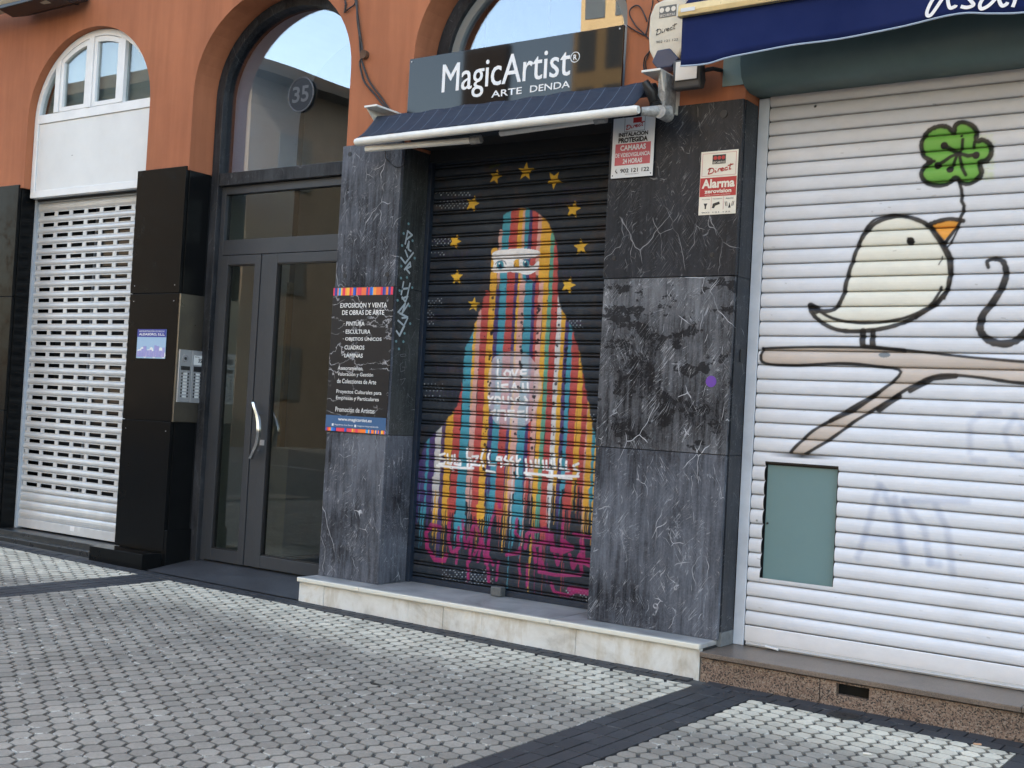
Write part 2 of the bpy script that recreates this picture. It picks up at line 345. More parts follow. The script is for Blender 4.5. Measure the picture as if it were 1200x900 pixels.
M['panel'] = mat('white_panel', (.66, .67, .66), .55, var=.05, vscale=2)
M['alu'] = mat('galvanised_guide', (.35, .38, .42), .4, var=.1)
M['framewhite'] = mat('pale_blue_frame', (.50, .54, .60), .45, var=.12, vscale=5)
M['perf'] = mat('aluminium_slat', (.56, .57, .575), .38, metal=.25, var=.1, vscale=4)
M['dark'] = mat('dark_interior', (.012, .012, .013), .9)
M['lobby'] = mat('lobby_plaster', (.78, .80, .82), .8, var=.05)
M['lobbyfloor'] = mat('lobby_floor', (.06, .055, .05), .25, var=.2)
M['wood'] = mat('lobby_wood', (.045, .022, .010), .4, var=.3, vscale=8)
M['ochre'] = mat('ochre_trim', (.20, .13, .04), .5)
M['lobbygreen'] = mat('lobby_panel', (.42, .46, .43), .6, var=.1)
M['mural'] = paintmat('mural_paint', .5, .3, .22)
M['wshut'] = paintmat('white_shutter_paint', .45, .1)
M['navy'] = mat('navy_steel', (.012, .020, .035), .4, var=.3, vscale=20)
M['steel'] = mat('brushed_bronze_steel', (.17, .155, .13), .32, metal=.9, var=.12, vscale=3)
M['steel2'] = mat('satin_aluminium', (.42, .43, .45), .35, metal=.6, var=.05)
M['chrome'] = mat('polished_steel', (.6, .6, .6), .2, metal=1)
M['btn'] = mat('button_dark', (.02, .02, .022), .3)
M['plate'] = mat('name_plate_white', (.62, .63, .62), .5)
M['teal'] = mat('teal_panel', (.125, .215, .225), .4, var=.06, vscale=1.5)
M['greenbox'] = mat('green_housing', (.085, .13, .125), .5, var=.15, vscale=2)
M['greenlight'] = mat('pale_green_panel', (.20, .27, .24), .6, var=.1)
M['signblack'] = mat('gloss_black_panel', (.006, .006, .007), .03, spec=.42)
M['signwhite'] = mat('sign_letter_white', (.75, .75, .75), .4)
M['wtext'] = mat('print_white', (.72, .72, .70), .5)
M['ktext'] = mat('print_black', (.015, .015, .016), .5)
M['red'] = mat('print_red', (.38, .022, .022), .4)
M['redfade'] = mat('print_red_faded', (.45, .09, .11), .5)
M['cream'] = mat('cream_plate', (.68, .63, .53), .45, var=.05)
M['alarmwhite'] = mat('alarm_plate_white', (.62, .64, .66), .4, var=.05)
M['navyfab'] = None
M['awnbar'] = mat('awning_white_bar', (.70, .69, .64), .35, var=.12, vscale=6)
M['grime'] = mat('grimy_metal', (.30, .30, .29), .5, metal=.2, var=.45, vscale=30)
M['blk'] = mat('black_plastic', (.010, .010, .011), .45)
M['cable'] = mat('cable_black', (.012, .010, .010), .5)
M['siren'] = mat('siren_cream', (.60, .54, .42), .5, var=.1, vscale=12)
M['sirennavy'] = mat('siren_navy', (.03, .04, .08), .35)
M['gold'] = mat('gold_reflection_bar', (.60, .47, .24), .35, metal=.25, var=.12, vscale=9)  # golden reflection of sunlit buildings put into the bar's base colour
M['bluefab'] = mat('blue_awning_cloth', (.006, .014, .075), .8, spec=.2, bump=.15, bscale=400, var=.08)
M['hem'] = mat('awning_hem', (.35, .42, .52), .6)
M['purple'] = mat('sticker_purple', (.12, .04, .30), .5)
M['lgrey'] = mat('spray_white', (.42, .47, .50), .7)
M['lblue'] = mat('spray_pale_teal', (.16, .28, .30), .7)
M['scratch'] = mat('scratched_line', (.16, .16, .17), .8)

def fabric_navy():
    m, nt, p, g = mk('striped_navy_canvas')
    sp = nt.nodes.new('ShaderNodeSeparateXYZ'); nt.links.new(g.outputs['Position'], sp.inputs[0])
    md = nt.nodes.new('ShaderNodeMath'); md.operation = 'PINGPONG'; md.inputs[1].default_value = .05; nt.links.new(sp.outputs[0], md.inputs[0])
    lt = nt.nodes.new('ShaderNodeMath'); lt.operation = 'LESS_THAN'; lt.inputs[1].default_value = .0022; nt.links.new(md.outputs[0], lt.inputs[0])
    n = N(nt, 'ShaderNodeTexNoise', Scale=9, Detail=6, Roughness=.7); nt.links.new(g.outputs['Position'], n.inputs['Vector'])
    r = ramp(nt, [(.3, (.007, .014, .032)), (.7, (.016, .025, .044))]); nt.links.new(n.outputs[0], r.inputs[0])
    x = mixc(nt, 'MIX', None, None, (.075, .10, .14, 1)); nt.links.new(lt.outputs[0], x.inputs[0]); nt.links.new(r.outputs[0], x.inputs[6])
    nt.links.new(x.outputs[2], p.inputs['Base Color']); p.inputs['Roughness'].default_value = .8
    return m
M['navyfab'] = fabric_navy()

def creammarble():
    m, nt, p, g = mk('cream_marble'); P = g.outputs['Position']
    n = N(nt, 'ShaderNodeTexNoise', Scale=2.6, Detail=8, Roughness=.65, Distortion=1.4); nt.links.new(P, n.inputs['Vector'])
    r = ramp(nt, [(.28, (.38, .36, .32)), (.45, (.58, .57, .53)), (.58, (.66, .66, .63)), (.72, (.58, .53, .42))]); nt.links.new(n.outputs[0], r.inputs[0])
    s = N(nt, 'ShaderNodeTexNoise', Scale=1, Detail=6, Roughness=.7); nt.links.new(sc(nt, P, (8, 8, 2.2)), s.inputs['Vector'])
    mr = nt.nodes.new('ShaderNodeMapRange'); mr.inputs[1].default_value = .5; mr.inputs[2].default_value = .72; nt.links.new(s.outputs[0], mr.inputs[0])
    x = mixc(nt, 'MIX', None, None, (.34, .25, .12, 1)); fm = nt.nodes.new('ShaderNodeMath'); fm.operation = 'MULTIPLY'; fm.inputs[1].default_value = .6
    nt.links.new(mr.outputs[0], fm.inputs[0]); nt.links.new(fm.outputs[0], x.inputs[0]); nt.links.new(r.outputs[0], x.inputs[6])
    nt.links.new(x.outputs[2], p.inputs['Base Color']); p.inputs['Roughness'].default_value = .4
    b = N(nt, 'ShaderNodeBump', Strength=.3, Distance=.002); nt.links.new(n.outputs[0], b.inputs['Height']); nt.links.new(b.outputs[0], p.inputs['Normal'])
    return m
M['cmarble'] = creammarble()
def treadmarble():
    m, nt, p, g = mk('trodden_marble'); P = g.outputs['Position']
    n = N(nt, 'ShaderNodeTexNoise', Scale=3.2, Detail=8, Roughness=.7, Distortion=.8); nt.links.new(P, n.inputs['Vector'])
    r = ramp(nt, [(.3, (.17, .17, .165)), (.55, (.33, .33, .33)), (.75, (.46, .45, .42))]); nt.links.new(n.outputs[0], r.inputs[0])
    sp = nt.nodes.new('ShaderNodeSeparateXYZ'); nt.links.new(P, sp.inputs[0])
    mr = nt.nodes.new('ShaderNodeMapRange'); mr.inputs[1].default_value = 5.79; mr.inputs[2].default_value = 5.75; nt.links.new(sp.outputs[1], mr.inputs[0])
    x = mixc(nt, 'MIX', None, None, (.62, .60, .52, 1)); nt.links.new(mr.outputs[0], x.inputs[0]); nt.links.new(r.outputs[0], x.inputs[6])
    nt.links.new(x.outputs[2], p.inputs['Base Color']); p.inputs['Roughness'].default_value = .35
    return m
M['tread'] = treadmarble()

# ------------------------------------------------------------------ paint canvas for the shutters
class Canvas:
    def __init__(s, x0, x1, z0, z1, res, base):
        s.x0, s.z0, s.res = x0, z0, res
        s.w = int((x1-x0)/res)+1; s.h = int((z1-z0)/res)+1
        s.a = np.ones((s.h, s.w, 3))*np.array(base)
        s.X, s.Z = np.meshgrid(x0+np.arange(s.w)*res, z0+np.arange(s.h)*res)
    def blend(s, mask, col, al=1):
        m = (np.clip(mask, 0, 1)*al)[..., None]; s.a = s.a*(1-m)+np.array(lin(col) if max(col) > 1 else col)*m
    def win(s, xa, xb, za, zb):
        i0 = max(0, int((xa-s.x0)/s.res)); i1 = min(s.w, int((xb-s.x0)/s.res)+2); j0 = max(0, int((za-s.z0)/s.res)); j1 = min(s.h, int((zb-s.z0)/s.res)+2)
        return slice(j0, max(j0, j1)), slice(i0, max(i0, i1))
    def put(s, sl, mask, col, al=1):
        m = (np.clip(mask, 0, 1)*al)[..., None]; s.a[sl] = s.a[sl]*(1-m)+np.array(lin(col))*m
    def line(s, P, wd, col, al=1, soft=None, jag=0):
        soft = soft or s.res*1.2
        wl = wd if isinstance(wd, (list, tuple)) else [wd]*len(P)
        mw = max(wl)+soft*2+.01
        xs = [p[0] for p in P]; zs = [p[1] for p in P]
        sl = s.win(min(xs)-mw, max(xs)+mw, min(zs)-mw, max(zs)+mw); X, Z = s.X[sl], s.Z[sl]
        if X.size == 0: return
        best = np.full(X.shape, -1e9)
        for i in range(len(P)-1):
            ax, az = P[i]; bx, bz = P[i+1]; dx, dz = bx-ax, bz-az; L = dx*dx+dz*dz+1e-12
            t = np.clip(((X-ax)*dx+(Z-az)*dz)/L, 0, 1)
            d = np.hypot(X-ax-t*dx, Z-az-t*dz); ww = (wl[i]+(wl[i+1]-wl[i])*t)/2
            best = np.maximum(best, ww-d)
        s.put(sl, best/soft+.5, col, al)
    def poly(s, P, col, al=1, soft=0):
        xs = [p[0] for p in P]; zs = [p[1] for p in P]; sl = s.win(min(xs), max(xs), min(zs), max(zs)); X, Z = s.X[sl], s.Z[sl]
        ins = np.zeros(X.shape, bool); n = len(P)
        for i in range(n):
            x1, z1 = P[i]; x2, z2 = P[(i+1) % n]
            if z1 == z2: continue
            c = ((z1 > Z) != (z2 > Z)) & (X < (x2-x1)*(Z-z1)/(z2-z1)+x1); ins ^= c
        s.put(sl, ins.astype(float), col, al)
    def disc(s, x, z, r, col, al=1, soft=None):
        soft = soft or s.res; sl = s.win(x-r-soft, x+r+soft, z-r-soft, z+r+soft); X, Z = s.X[sl], s.Z[sl]
        s.put(sl, (r-np.hypot(X-x, Z-z))/soft+.5, col, al)
    def sample(s, x, z):
        fx = np.clip((x-s.x0)/s.res, 0, s.w-1.001); fz = np.clip((z-s.z0)/s.res, 0, s.h-1.001)
        i = fx.astype(int); j = fz.astype(int); u = (fx-i)[..., None]; v = (fz-j)[..., None]; a = s.a
        return (a[j, i]*(1-u)+a[j, i+1]*u)*(1-v)+(a[j+1, i]*(1-u)+a[j+1, i+1]*u)*v

def smooth(P, n=6, closed=False):
    """Catmull-Rom through the points"""
    out = []; k = len(P); rng = range(k if closed else k-1)
    for i in rng:
        p0 = P[(i-1) % k] if closed or i > 0 else P[0]; p1 = P[i]; p2 = P[(i+1) % k]; p3 = P[(i+2) % k] if closed or i+2 < k else P[-1]
        for j in range(n):
            t = j/n; out.append(tuple(.5*((2*p1[a])+(-p0[a]+p2[a])*t+(2*p0[a]-5*p1[a]+4*p2[a]-p3[a])*t*t+(-p0[a]+3*p1[a]-3*p2[a]+p3[a])*t**3) for a in (0, 1)))
    if not closed: out.append(tuple(P[-1]))
    return out

def refine(prof, st=.0034):
    out = []
    for (za, ya), (zb, yb) in zip(prof, prof[1:]):
        k = max(1, int(round((zb-za)/st)))
        out += [(za+(zb-za)*i/k, ya+(yb-ya)*i/k) for i in range(k)]
    return out+[prof[-1]]

def slat(name, parent, xs, z0, prof, y, canvas, m, tint=None):
    """one shutter slat: profile of (dz, dy) swept along x, coloured from the painted surface"""
    xs = np.array(xs); pz = np.array([p[0] for p in prof])+z0; py = np.array([p[1] for p in prof])+y
    nx, nz = len(xs), len(pz)
    Xg, Zg = np.meshgrid(xs, pz); Yg = np.repeat(py[:, None], nx, 1)
    co = np.stack([Xg, Yg, Zg], -1).reshape(-1, 3)
    j, i = np.meshgrid(np.arange(nz-1), np.arange(nx-1), indexing='ij'); a = (j*nx+i).ravel()
    fa = np.stack([a, a+1, a+nx+1, a+nx], -1)
    me = bpy.data.meshes.new(name); me.vertices.add(len(co)); me.vertices.foreach_set('co', co.ravel())
    me.loops.add(fa.size); me.loops.foreach_set('vertex_index', fa.ravel().astype(np.int32))
    me.polygons.add(len(fa)); me.polygons.foreach_set('loop_start', np.arange(0, fa.size, 4, dtype=np.int32)); me.polygons.foreach_set('use_smooth', np.ones(len(fa), bool))
    me.update(calc_edges=True)
    c = canvas.sample(Xg.ravel(), Zg.ravel()) if canvas is not None else np.ones((len(co), 3))*np.array(tint)
    if canvas is not None:      # paint colour darkened inside the recessed joints
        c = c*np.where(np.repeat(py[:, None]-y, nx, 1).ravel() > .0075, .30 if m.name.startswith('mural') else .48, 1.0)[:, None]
    at = me.color_attributes.new('paint', 'FLOAT_COLOR', 'POINT')
    at.data.foreach_set('color', np.concatenate([c, np.ones((len(c), 1))], 1).ravel().astype(np.float32))
    me.materials.append(m)
    try: me.set_sharp_from_angle(angle=math.radians(50))
    except Exception: pass
    o = link(name, me, parent); o.location.y = R_.uniform(-.0012, .0012)
    return o

# ================================================================== SETTING: ground
def tilted(name, m, x0, x1, y0, y1, dz, kind='structure', n=1):
    b = MB(); b.quad((x0, y0, gz(x0)+dz), (x1, y0, gz(x1)+dz), (x1, y1, gz(x1)+dz), (x0, y1, gz(x0)+dz))
    o = b.build(name, m); o['kind'] = kind; return o
M['asphalt'] = mat('asphalt', (.05, .05, .052), .85, bump=.4, bscale=150, var=.2)
street = tilted('road', M['asphalt'], -150, 150, -150, -4.0, -.13)
M['kerbm'] = mat('kerb_stone', (.25, .25, .24), .7, var=.15)
kb = MB().box(-150, 150, -4.15, -4.0, -.02, .0).build('kerb', M['kerbm']); kb['kind'] = 'structure'
for v in kb.data.vertices:
    v.co.z = gz(v.co.x)+(-.004 if v.co.z > -.01 else -.15)
pavement = tilted('pavement', M['joint2'], -60, 60, -4.0, 9.0, -.010)

def tile_mesh(P, name, bev=.0035, dome=.0):
    """a paving piece: top inset, chamfer, skirt; 'edge' attribute marks the chamfered rim"""
    k = len(P); c = (sum(p[0] for p in P)/k, sum(p[1] for p in P)/k); v = []; f = []
    def ins(d): 
        out = []
        for x, y in P:
            L = math.hypot(x-c[0], y-c[1]); q_ = min(d, L*.35); out.append((x-(x-c[0])/L*q_, y-(y-c[1])/L*q_))
        return out
    for pts, z in ((ins(.0055), 0), (ins(.0016), -.0005), (P, -.0025), (P, -.012)): v += [(x, y, z) for x, y in pts]
    f.append(tuple(range(k)))
    for r in range(3):
        for i in range(k): j = (i+1) % k; f.append((r*k+j, r*k+i, (r+1)*k+i, (r+1)*k+j))
    e = [0]*k+[.7]*k+[1]*k+[.3]*k
    return v, f, e

def finish_mesh(name, v, f, e, m):
    me = bpy.data.meshes.new(name); me.from_pydata(v, [], f); me.update()
    a = me.attributes.new('edge', 'FLOAT', 'POINT'); a.data.foreach_set('value', np.array(e, dtype=np.float32))
    me.materials.append(m); return me

pe = Vector((.0800, .0447)); pe_l = pe.length; pe_u = pe/pe_l; pn_u = Vector((-pe_u.y, pe_u.x)); v1 = Vector((0, .0900))
hexp = [(.0385, -.0236), (.0385, .0236), (0, .0497), (-.0385, .0236), (-.0385, -.0236), (0, -.0497)]
hexp = [tuple(pe_u*a+pn_u*b) for a, b in hexp]
hv, hf, he = tile_mesh(hexp, 'hex')
hex_me = finish_mesh('paving_tile', hv, hf, he, M['tile'])
STRIPS = [(-11.50, -11.17), (-7.08, -6.75), (-2.69, -2.36), (-1.13, -.80)]
def border_y(x): return 5.615 if x < -2.5 else 5.56
cells = []
for i in range(-150, 20):
    for j in range(-20, 160):
        c = pe*i + v1*j
        x, y = c.x, c.y-.02
        if not (-12.5 < x < 1.0 and .6 < y < 5.7): continue
        if y > border_y(x)+.05: continue
        cells.append((x, y))
def clip_poly(P, axis, lim, keep_less):
    out = []
    for i in range(len(P)):
        a, b = P[i], P[(i+1) % len(P)]
        ia = (a[axis] <= lim) == keep_less; ib = (b[axis] <= lim) == keep_less
        if ia: out.append(a)
        if ia != ib:
            t = (lim-a[axis])/(b[axis]-a[axis]); out.append((a[0]+(b[0]-a[0])*t, a[1]+(b[1]-a[1])*t))
    return out
ind, rest = [], []
cand = []
for x, y in cells:
    P0 = [(x+a, y+b) for a, b in hexp]; pieces = [P0]; clipped = False
    for a, b in STRIPS:
        lo_, hi_ = min(p[0] for p in P0), max(p[0] for p in P0)
        if hi_ > a-.003 and lo_ < b+.003:
            clipped = True; new = []
            for Pq_ in pieces: new += [clip_poly(Pq_, 0, a-.003, True), clip_poly(Pq_, 0, b+.003, False)]
            pieces = [q for q in new if len(q) >= 3]
    by = border_y(x)
    if max(p[1] for p in P0) > by-.003: pieces = [clip_poly(q, 1, by-.003, True) for q in pieces]; clipped = True
    for P in pieces:
        if len(P) < 3: continue
        if clipped:
            P_a = abs(sum(P[i][0]*P[(i+1) % len(P)][1]-P[(i+1) % len(P)][0]*P[i][1] for i in range(len(P))))/2
            if P_a < .00007: continue
        (rest if clipped or not in_view(x, y, gz(x)) else cand).append((x, y, P if clipped else None))
cand.sort(key=lambda t: t[0]**2+t[1]**2)
ind = cand[:300]; rest += cand[300:]
for x, y, _ in ind:
    o = bpy.data.objects.new('paving_tile', hex_me); COL.objects.link(o); o.parent = pavement
    o.location = (x, y, gz(x)+R_.uniform(-.0012, .0012)); o.rotation_euler = (R_.uniform(-.012, .012), .009+R_.uniform(-.012, .012), R_.uniform(-.012, .012))
V, F, E = [], [], []
for x, y, P in rest:
    v, f, e = tile_mesh(P, '') if P else ([(a+x, b+y, c) for a, b, c in hv], hf, he)
    n = len(V); dz = gz(x)+R_.uniform(-.0012, .0012); tx, ty = R_.uniform(-.012, .012), R_.uniform(-.012, .012)
    V += [(a, b, c+dz+(a-x)*tx+(b-y)*ty) for a, b, c in v]; F += [tuple(n+i for i in q) for q in f]; E += e
o = link('paving_field', finish_mesh('paving_field', V, F, E, M['tile']), pavement); o['kind'] = 'stuff'
# dark pavers: strips running to the kerb and a border along the facade
def pavers(x0, x1, y0, y1, nx, L, skip=None, xaxis=False):
    out = []
    if not xaxis:
        w_ = (x1-x0)/nx; k = int((y1-y0)/L)+1
        for i in range(nx):
            for j in range(k):
                ya = y1-(j+1)*L; 
                if ya < y0: continue
                out.append((x0+i*w_, x0+(i+1)*w_, ya, ya+L))
    else:
        h = (y1-y0)/nx; k = int((x1-x0)/L)
        for r in range(nx):
            for j in range(k): 
                xa = x0+j*L+(L/2 if r % 2 else 0); out.append((xa, min(xa+L, x1), y0+r*h, y0+(r+1)*h))
    return out
rects = []
for a, b in STRIPS[1:]: rects += pavers(a, b, 1.0, border_y(a)-.002, 4, .147)
rects += pavers(STRIPS[0][0], STRIPS[0][1], 3, 5.61, 4, .147)
rects += pavers(-12.5, -2.735, 5.617, 5.772, 2, .118, xaxis=True)
rects += pavers(-2.735, 1.0, 5.562, 5.772, 2, .118, xaxis=True)
cands = []; restp = []
for r in rects:
    cx_, cy2 = (r[0]+r[1])/2, (r[2]+r[3])/2
    (cands if in_view(cx_, cy2, gz(cx_)) else restp).append(r)
cands.sort(key=lambda r: (r[0]**2+r[2]**2))
def paver_geo(r):
    g_ = .003; a, b, c, d = r; 
    return tile_mesh([(a+g_, c+g_), (b-g_, c+g_), (b-g_, d-g_), (a+g_, d-g_)], '', .003)
for r in cands[:300]:
    v, f, e = paver_geo(r); cx_, cy2 = (r[0]+r[1])/2, (r[2]+r[3])/2
    key = (round(r[1]-r[0], 4), round(r[3]-r[2], 4))
    if key not in M: M[key] = finish_mesh('dark_paver', [(p[0]-cx_, p[1]-cy2, p[2]) for p in v], f, e, M['paver'])
    o = bpy.data.objects.new('dark_paver', M[key]); COL.objects.link(o); o.parent = pavement
    o.location = (cx_, cy2, gz(cx_)+R_.uniform(-.001, .001)); o.rotation_euler = (R_.uniform(-.01, .01), .009+R_.uniform(-.01, .01), R_.uniform(-.01, .01))
V, F, E = [], [], []
for r in cands[300:]+restp:
    v, f, e = paver_geo(r); n = len(V); V += [(a, b, c+gz(a)) for a, b, c in v]; F += [tuple(n+i for i in q) for q in f]; E += e
if V:
    o = link('dark_paver_field', finish_mesh('dark_paver_field', V, F, E, M['paver']), pavement); o['kind'] = 'stuff'

# ================================================================== BUILDING
YS = 5.95                         # render face
ARCH_Z, ARCH_B = 3.60, .69
OPEN = [(-9.325, -7.715), (-7.21, -5.615), (-5.065, -3.475)]
bld = thing('building', 'terracotta rendered building with arched shop openings', 'building')
def arch_pts(a, b, dz=0, inset=0, n=28, bb=ARCH_B):
    c = (a+b)/2; ra = (b-a)/2-inset; rb = bb-inset
    return [(c-ra*math.cos(math.pi*i/n), ARCH_Z+dz+rb*math.sin(math.pi*i/n)) for i in range(n+1)]
wall = MB(); ZT = 4.9; BASE = 3.02; YB = 6.32
def pier(x0, x1, zb=BASE): wall.quad((x0, YS, zb), (x1, YS, zb), (x1, YS, ZT), (x0, YS, ZT)); wall.quad((x0, YS, zb), (x0, YB, zb), (x1, YB, zb), (x1, YS, zb))
xs_ = [-30]+[v for o_ in OPEN for v in o_]+[-2.72]
for i in range(0, len(xs_), 2): pier(xs_[i], xs_[i+1])
for a, b in OPEN:
    P = arch_pts(a, b)
    P2 = [(a, BASE)]+P+[(b, BASE)]
    for i in range(len(P)-1): (xa, za), (xb, zb) = P[i], P[i+1]; wall.quad((xa, YS, za), (xb, YS, zb), (xb, YS, ZT), (xa, YS, ZT))
    for i in range(len(P2)-1): (xa, za), (xb, zb) = P2[i], P2[i+1]; wall.quad((xa, YS, za), (xa, YB, za), (xb, YB, zb), (xb, YS, zb))
RX = 1.25
wall.quad((-2.72, YS, 3.62), (RX, YS, 3.62), (RX, YS, ZT), (-2.72, YS, ZT)); wall.quad((-2.72, YS, BASE), (-2.72, YB, BASE), (-2.72, YB, 3.62), (-2.72, YS, 3.62)); wall.quad((-2.72, YS, 3.62), (-2.72, YB, 3.62), (RX, YB, 3.62), (RX, YS, 3.62))
wall.quad((RX, YS, BASE), (RX, YB, BASE), (RX, YB, 3.62), (RX, YS, 3.62))
pier(RX, 25)
wall.build('rendered_wall', M['stucco'], bld)
up = MB(); up.quad((-30, YS, ZT), (25, YS, ZT), (25, YS, 14), (-30, YS, 14)); up.quad((-30, YS, 14), (25, YS, 14), (25, 18, 14), (-30, 18, 14))
up.quad((-30, YS, 0), (-30, 18, 0), (-30, 18, 14), (-30, YS, 14)); up.quad((25, YS, 0), (25, 18, 0), (25, 18, 14), (25, YS, 14)); up.quad((-30, 18, 0), (25, 18, 0), (25, 18, 14), (-30, 18, 14))
up.build('upper_wall', M['stucco'], bld)
core = MB()
for i, (a, b) in enumerate(((-30, -9.38), (-7.77, -7.23), (-5.60, -5.12), (-3.51, -2.74), (RX+.02, 25))): core.box(a, b, 5.965, YB, -.3, BASE-.002)
core.build('pier_core', M['joint'], bld)
# dividing walls and dark rooms behind the openings
rooms = MB()
for a, b in ((-9.6, -7.5), (-5.3, -3.2)): rooms.quad((a, 7.4, -.2), (b, 7.4, -.2), (b, 7.4, 4.9), (a, 7.4, 4.9)); rooms.quad((a, YB, -.2), (a, 7.4, -.2), (a, 7.4, 4.9), (a, YB, 4.9)); rooms.quad((b, YB, -.2), (b, 7.4, -.2), (b, 7.4, 4.9), (b, YB, 4.9)); rooms.quad((a, YB, 4.9), (b, YB, 4.9), (b, 7.4, 4.9), (a, 7.4, 4.9)); rooms.quad((a, 6.1, .1), (b, 6.1, .1), (b, 7.4, .1), (a, 7.4, .1))
rooms.quad((-2.9, 6.5, -.2), (1.4, 6.5, -.2), (1.4, 6.5, 4.0), (-2.9, 6.5, 4.0))
rooms.build('shop_interior_wall', M['dark'], bld)

# lobby behind the glass door: thick white reveal, dark wood doorway
lob = thing('entrance_lobby', 'pale plastered lobby seen through the glass entrance door', 'lobby')
L = MB(); a, b = OPEN[1]
P2 = [(a+.02, .05)]+[(x*1, z-.02) for x, z in arch_pts(a+.02, b-.02, 0, .02)]+[(b-.02, .05)]
for i in range(len(P2)-1): (xa, za), (xb, zb) = P2[i], P2[i+1]; L.quad((xa, 6.33, za), (xa, 7.02, za), (xb, 7.02, zb), (xb, 6.33, zb))
L.build('plaster_reveal', M['lobby'], lob)
L = MB(); L.quad((-7.6, 6.94, .1), (-7.6, 9.4, .1), (-7.6, 9.4, 4.7), (-7.6, 6.94, 4.7)); L.quad((-5.0, 6.94, .1), (-5.0, 9.4, .1), (-5.0, 9.4, 4.7), (-5.0, 6.94, 4.7)); L.quad((-7.6, 9.4, .1), (-5, 9.4, .1), (-5, 9.4, 4.7), (-7.6, 9.4, 4.7)); L.quad((-7.6, 6.94, 4.7), (-5, 6.94, 4.7), (-5, 9.4, 4.7), (-7.6, 9.4, 4.7))
L.box(-7.6, -7.19, 7.025, 7.035, .1, 4.7); L.box(-5.63, -5.0, 7.025, 7.035, .1, 4.7)
L.build('lobby_wall', M['lobbygreen'], lob)
L = MB(); L.quad((-7.6, 6.3, .094), (-5, 6.3, .094), (-5, 9.4, .094), (-7.6, 9.4, .094)); L.build('lobby_floor', M['lobbyfloor'], lob)
bxo('wood_door', M['wood'], lob, -7.35, -5.9, 8.9, 8.96, .1, 2.5)
L = MB(); L.box(-7.45, -7.35, 8.88, 8.97, .1, 2.6); L.box(-5.9, -5.8, 8.88, 8.97, .1, 2.6); L.box(-7.35, -5.9, 8.88, 8.97, 2.5, 2.6); L.build('door_trim', M['ochre'], lob)
bxo('corner_trim', M['ochre'], lob, -7.185, -7.15, 7.0, 7.05, .1, 2.3)
bxo('lobby_cabinet', M['lobbygreen'], lob, -7.16, -6.85, 6.80, 7.3, .1, .95)

# ================================================================== BLACK GRANITE PIERS
def slabs(parent, name, m, x0, x1, yf, th, zs, gap=.004, bevel=.002, mats=None):
    for i in range(len(zs)-1):
        bxo(name, (mats[i] if mats else m), parent, x0, x1, yf+(.002 if i % 2 else 0), yf+th, zs[i]+gap/2, zs[i+1]-gap/2, bevel)
p0 = thing('granite_pier', 'polished black granite pier at the left edge, left of the perforated shutter', 'pier')
slabs(p0, 'granite_slab', M['black'], -10.35, -9.37, 5.935, .03, [.06, 1.12, 2.09, 3.05])
slabs(p0, 'granite_slab', M['black'], -11.35, -10.355, 5.935, .03, [.06, 1.12, 2.09, 3.05])
slabs(p0, 'granite_slab', M['black'], -30, -11.355, 5.935, .03, [.06, 1.12, 2.09, 3.05])
for z0, z1 in ((.06, 1.12), (1.12, 2.09), (2.09, 3.05)): bxo('side_slab', M['black'], p0, -9.379, -9.359, 5.966, 6.30, z0+.002, z1-.002, .001)
p1 = thing('granite_pier', 'black granite pier with steel intercom between shutter and glass door', 'pier')
slabs(p1, 'granite_slab', M['black'], -7.79, -7.222, 5.935, .03, [.145, 1.12, 2.09, 3.05])
for z0, z1 in ((.30, 1.12), (2.09, 3.05)): bxo('side_slab', M['black'], p1, -7.232, -7.212, 5.966, 6.165, z0+.002, z1-.002, .001)
bxo('side_slab', M['black'], p1, -7.801, -7.781, 5.966, 6.30, .145, 3.04, .001)
bxo('pier_plinth', M['black'], p1, -7.85, -7.225, 5.755, 5.934, gz(-7.5)-.03, .142, .004)
bxo('side_plinth', M['black'], p1, -7.230, -7.190, 5.940, 6.20, gz(-7.2)-.02, .315, .003)
for x in (-7.74, -7.27):
    for z in (1.05, 2.03, 2.15): MB().tube([(x, 5.933, z), (x, 5.936, z)], .004, 8).build('fixing_screw', M['steel2'], p1)

# steps before the left shutter
ls = thing('granite_step', 'low dark granite double step in front of the perforated shutter', 'step')
bxo('lower_step', M['blackstep'], ls, -12.5, -7.852, 5.86, 5.925, gz(-10)-.1, .075, .004)
bxo('upper_step', M['blackstep'], ls, -12.5, -7.852, 5.926, 5.934, .0, .118, .001)
bxo('step_tread', M['blackstep'], ls, -9.357, -7.802, 5.9345, 6.16, .0, .119, .001)

# ================================================================== ARCHED WINDOW + PANEL
wi = thing('arched_window', 'white framed arched window over a blank white panel above the perforated shutter', 'window')
a, b = OPEN[0]; YW = 6.015
out = [(a, 2.94)]+arch_pts(a, b, 0, .002)+[(b, 2.94)]
inn = [(a+.05, 2.94)]+arch_pts(a, b, 0, .055)+[(b-.05, 2.94)]
out[0] = (a+.002, 2.94); out[-1] = (b-.002, 2.94); inn[0] = (a+.055, 2.94); inn[-1] = (b-.055, 2.94)
MB().ring(out, inn, YW, YW+.06).build('window_frame', M['white'], wi, .004)
bxo('sill_rail', M['white'], wi, a+.055, b-.055, YW+.002, YW+.058, 3.575, 3.65, .003)
bxo('bottom_rail', M['white'], wi, a+.055, b-.055, YW+.001, YW+.058, 2.94, 3.0, .003)
bxo('blank_panel', M['panel'], wi, a+.06, b-.06, YW+.012, YW+.03, 3.003, 3.572)
c0 = (a+b)/2
def arch_z(x, inset=.06): 
    ra = (b-a)/2-inset; rb = ARCH_B-inset; t = max(0, 1-((x-c0)/ra)**2); return ARCH_Z+rb*math.sqrt(t)
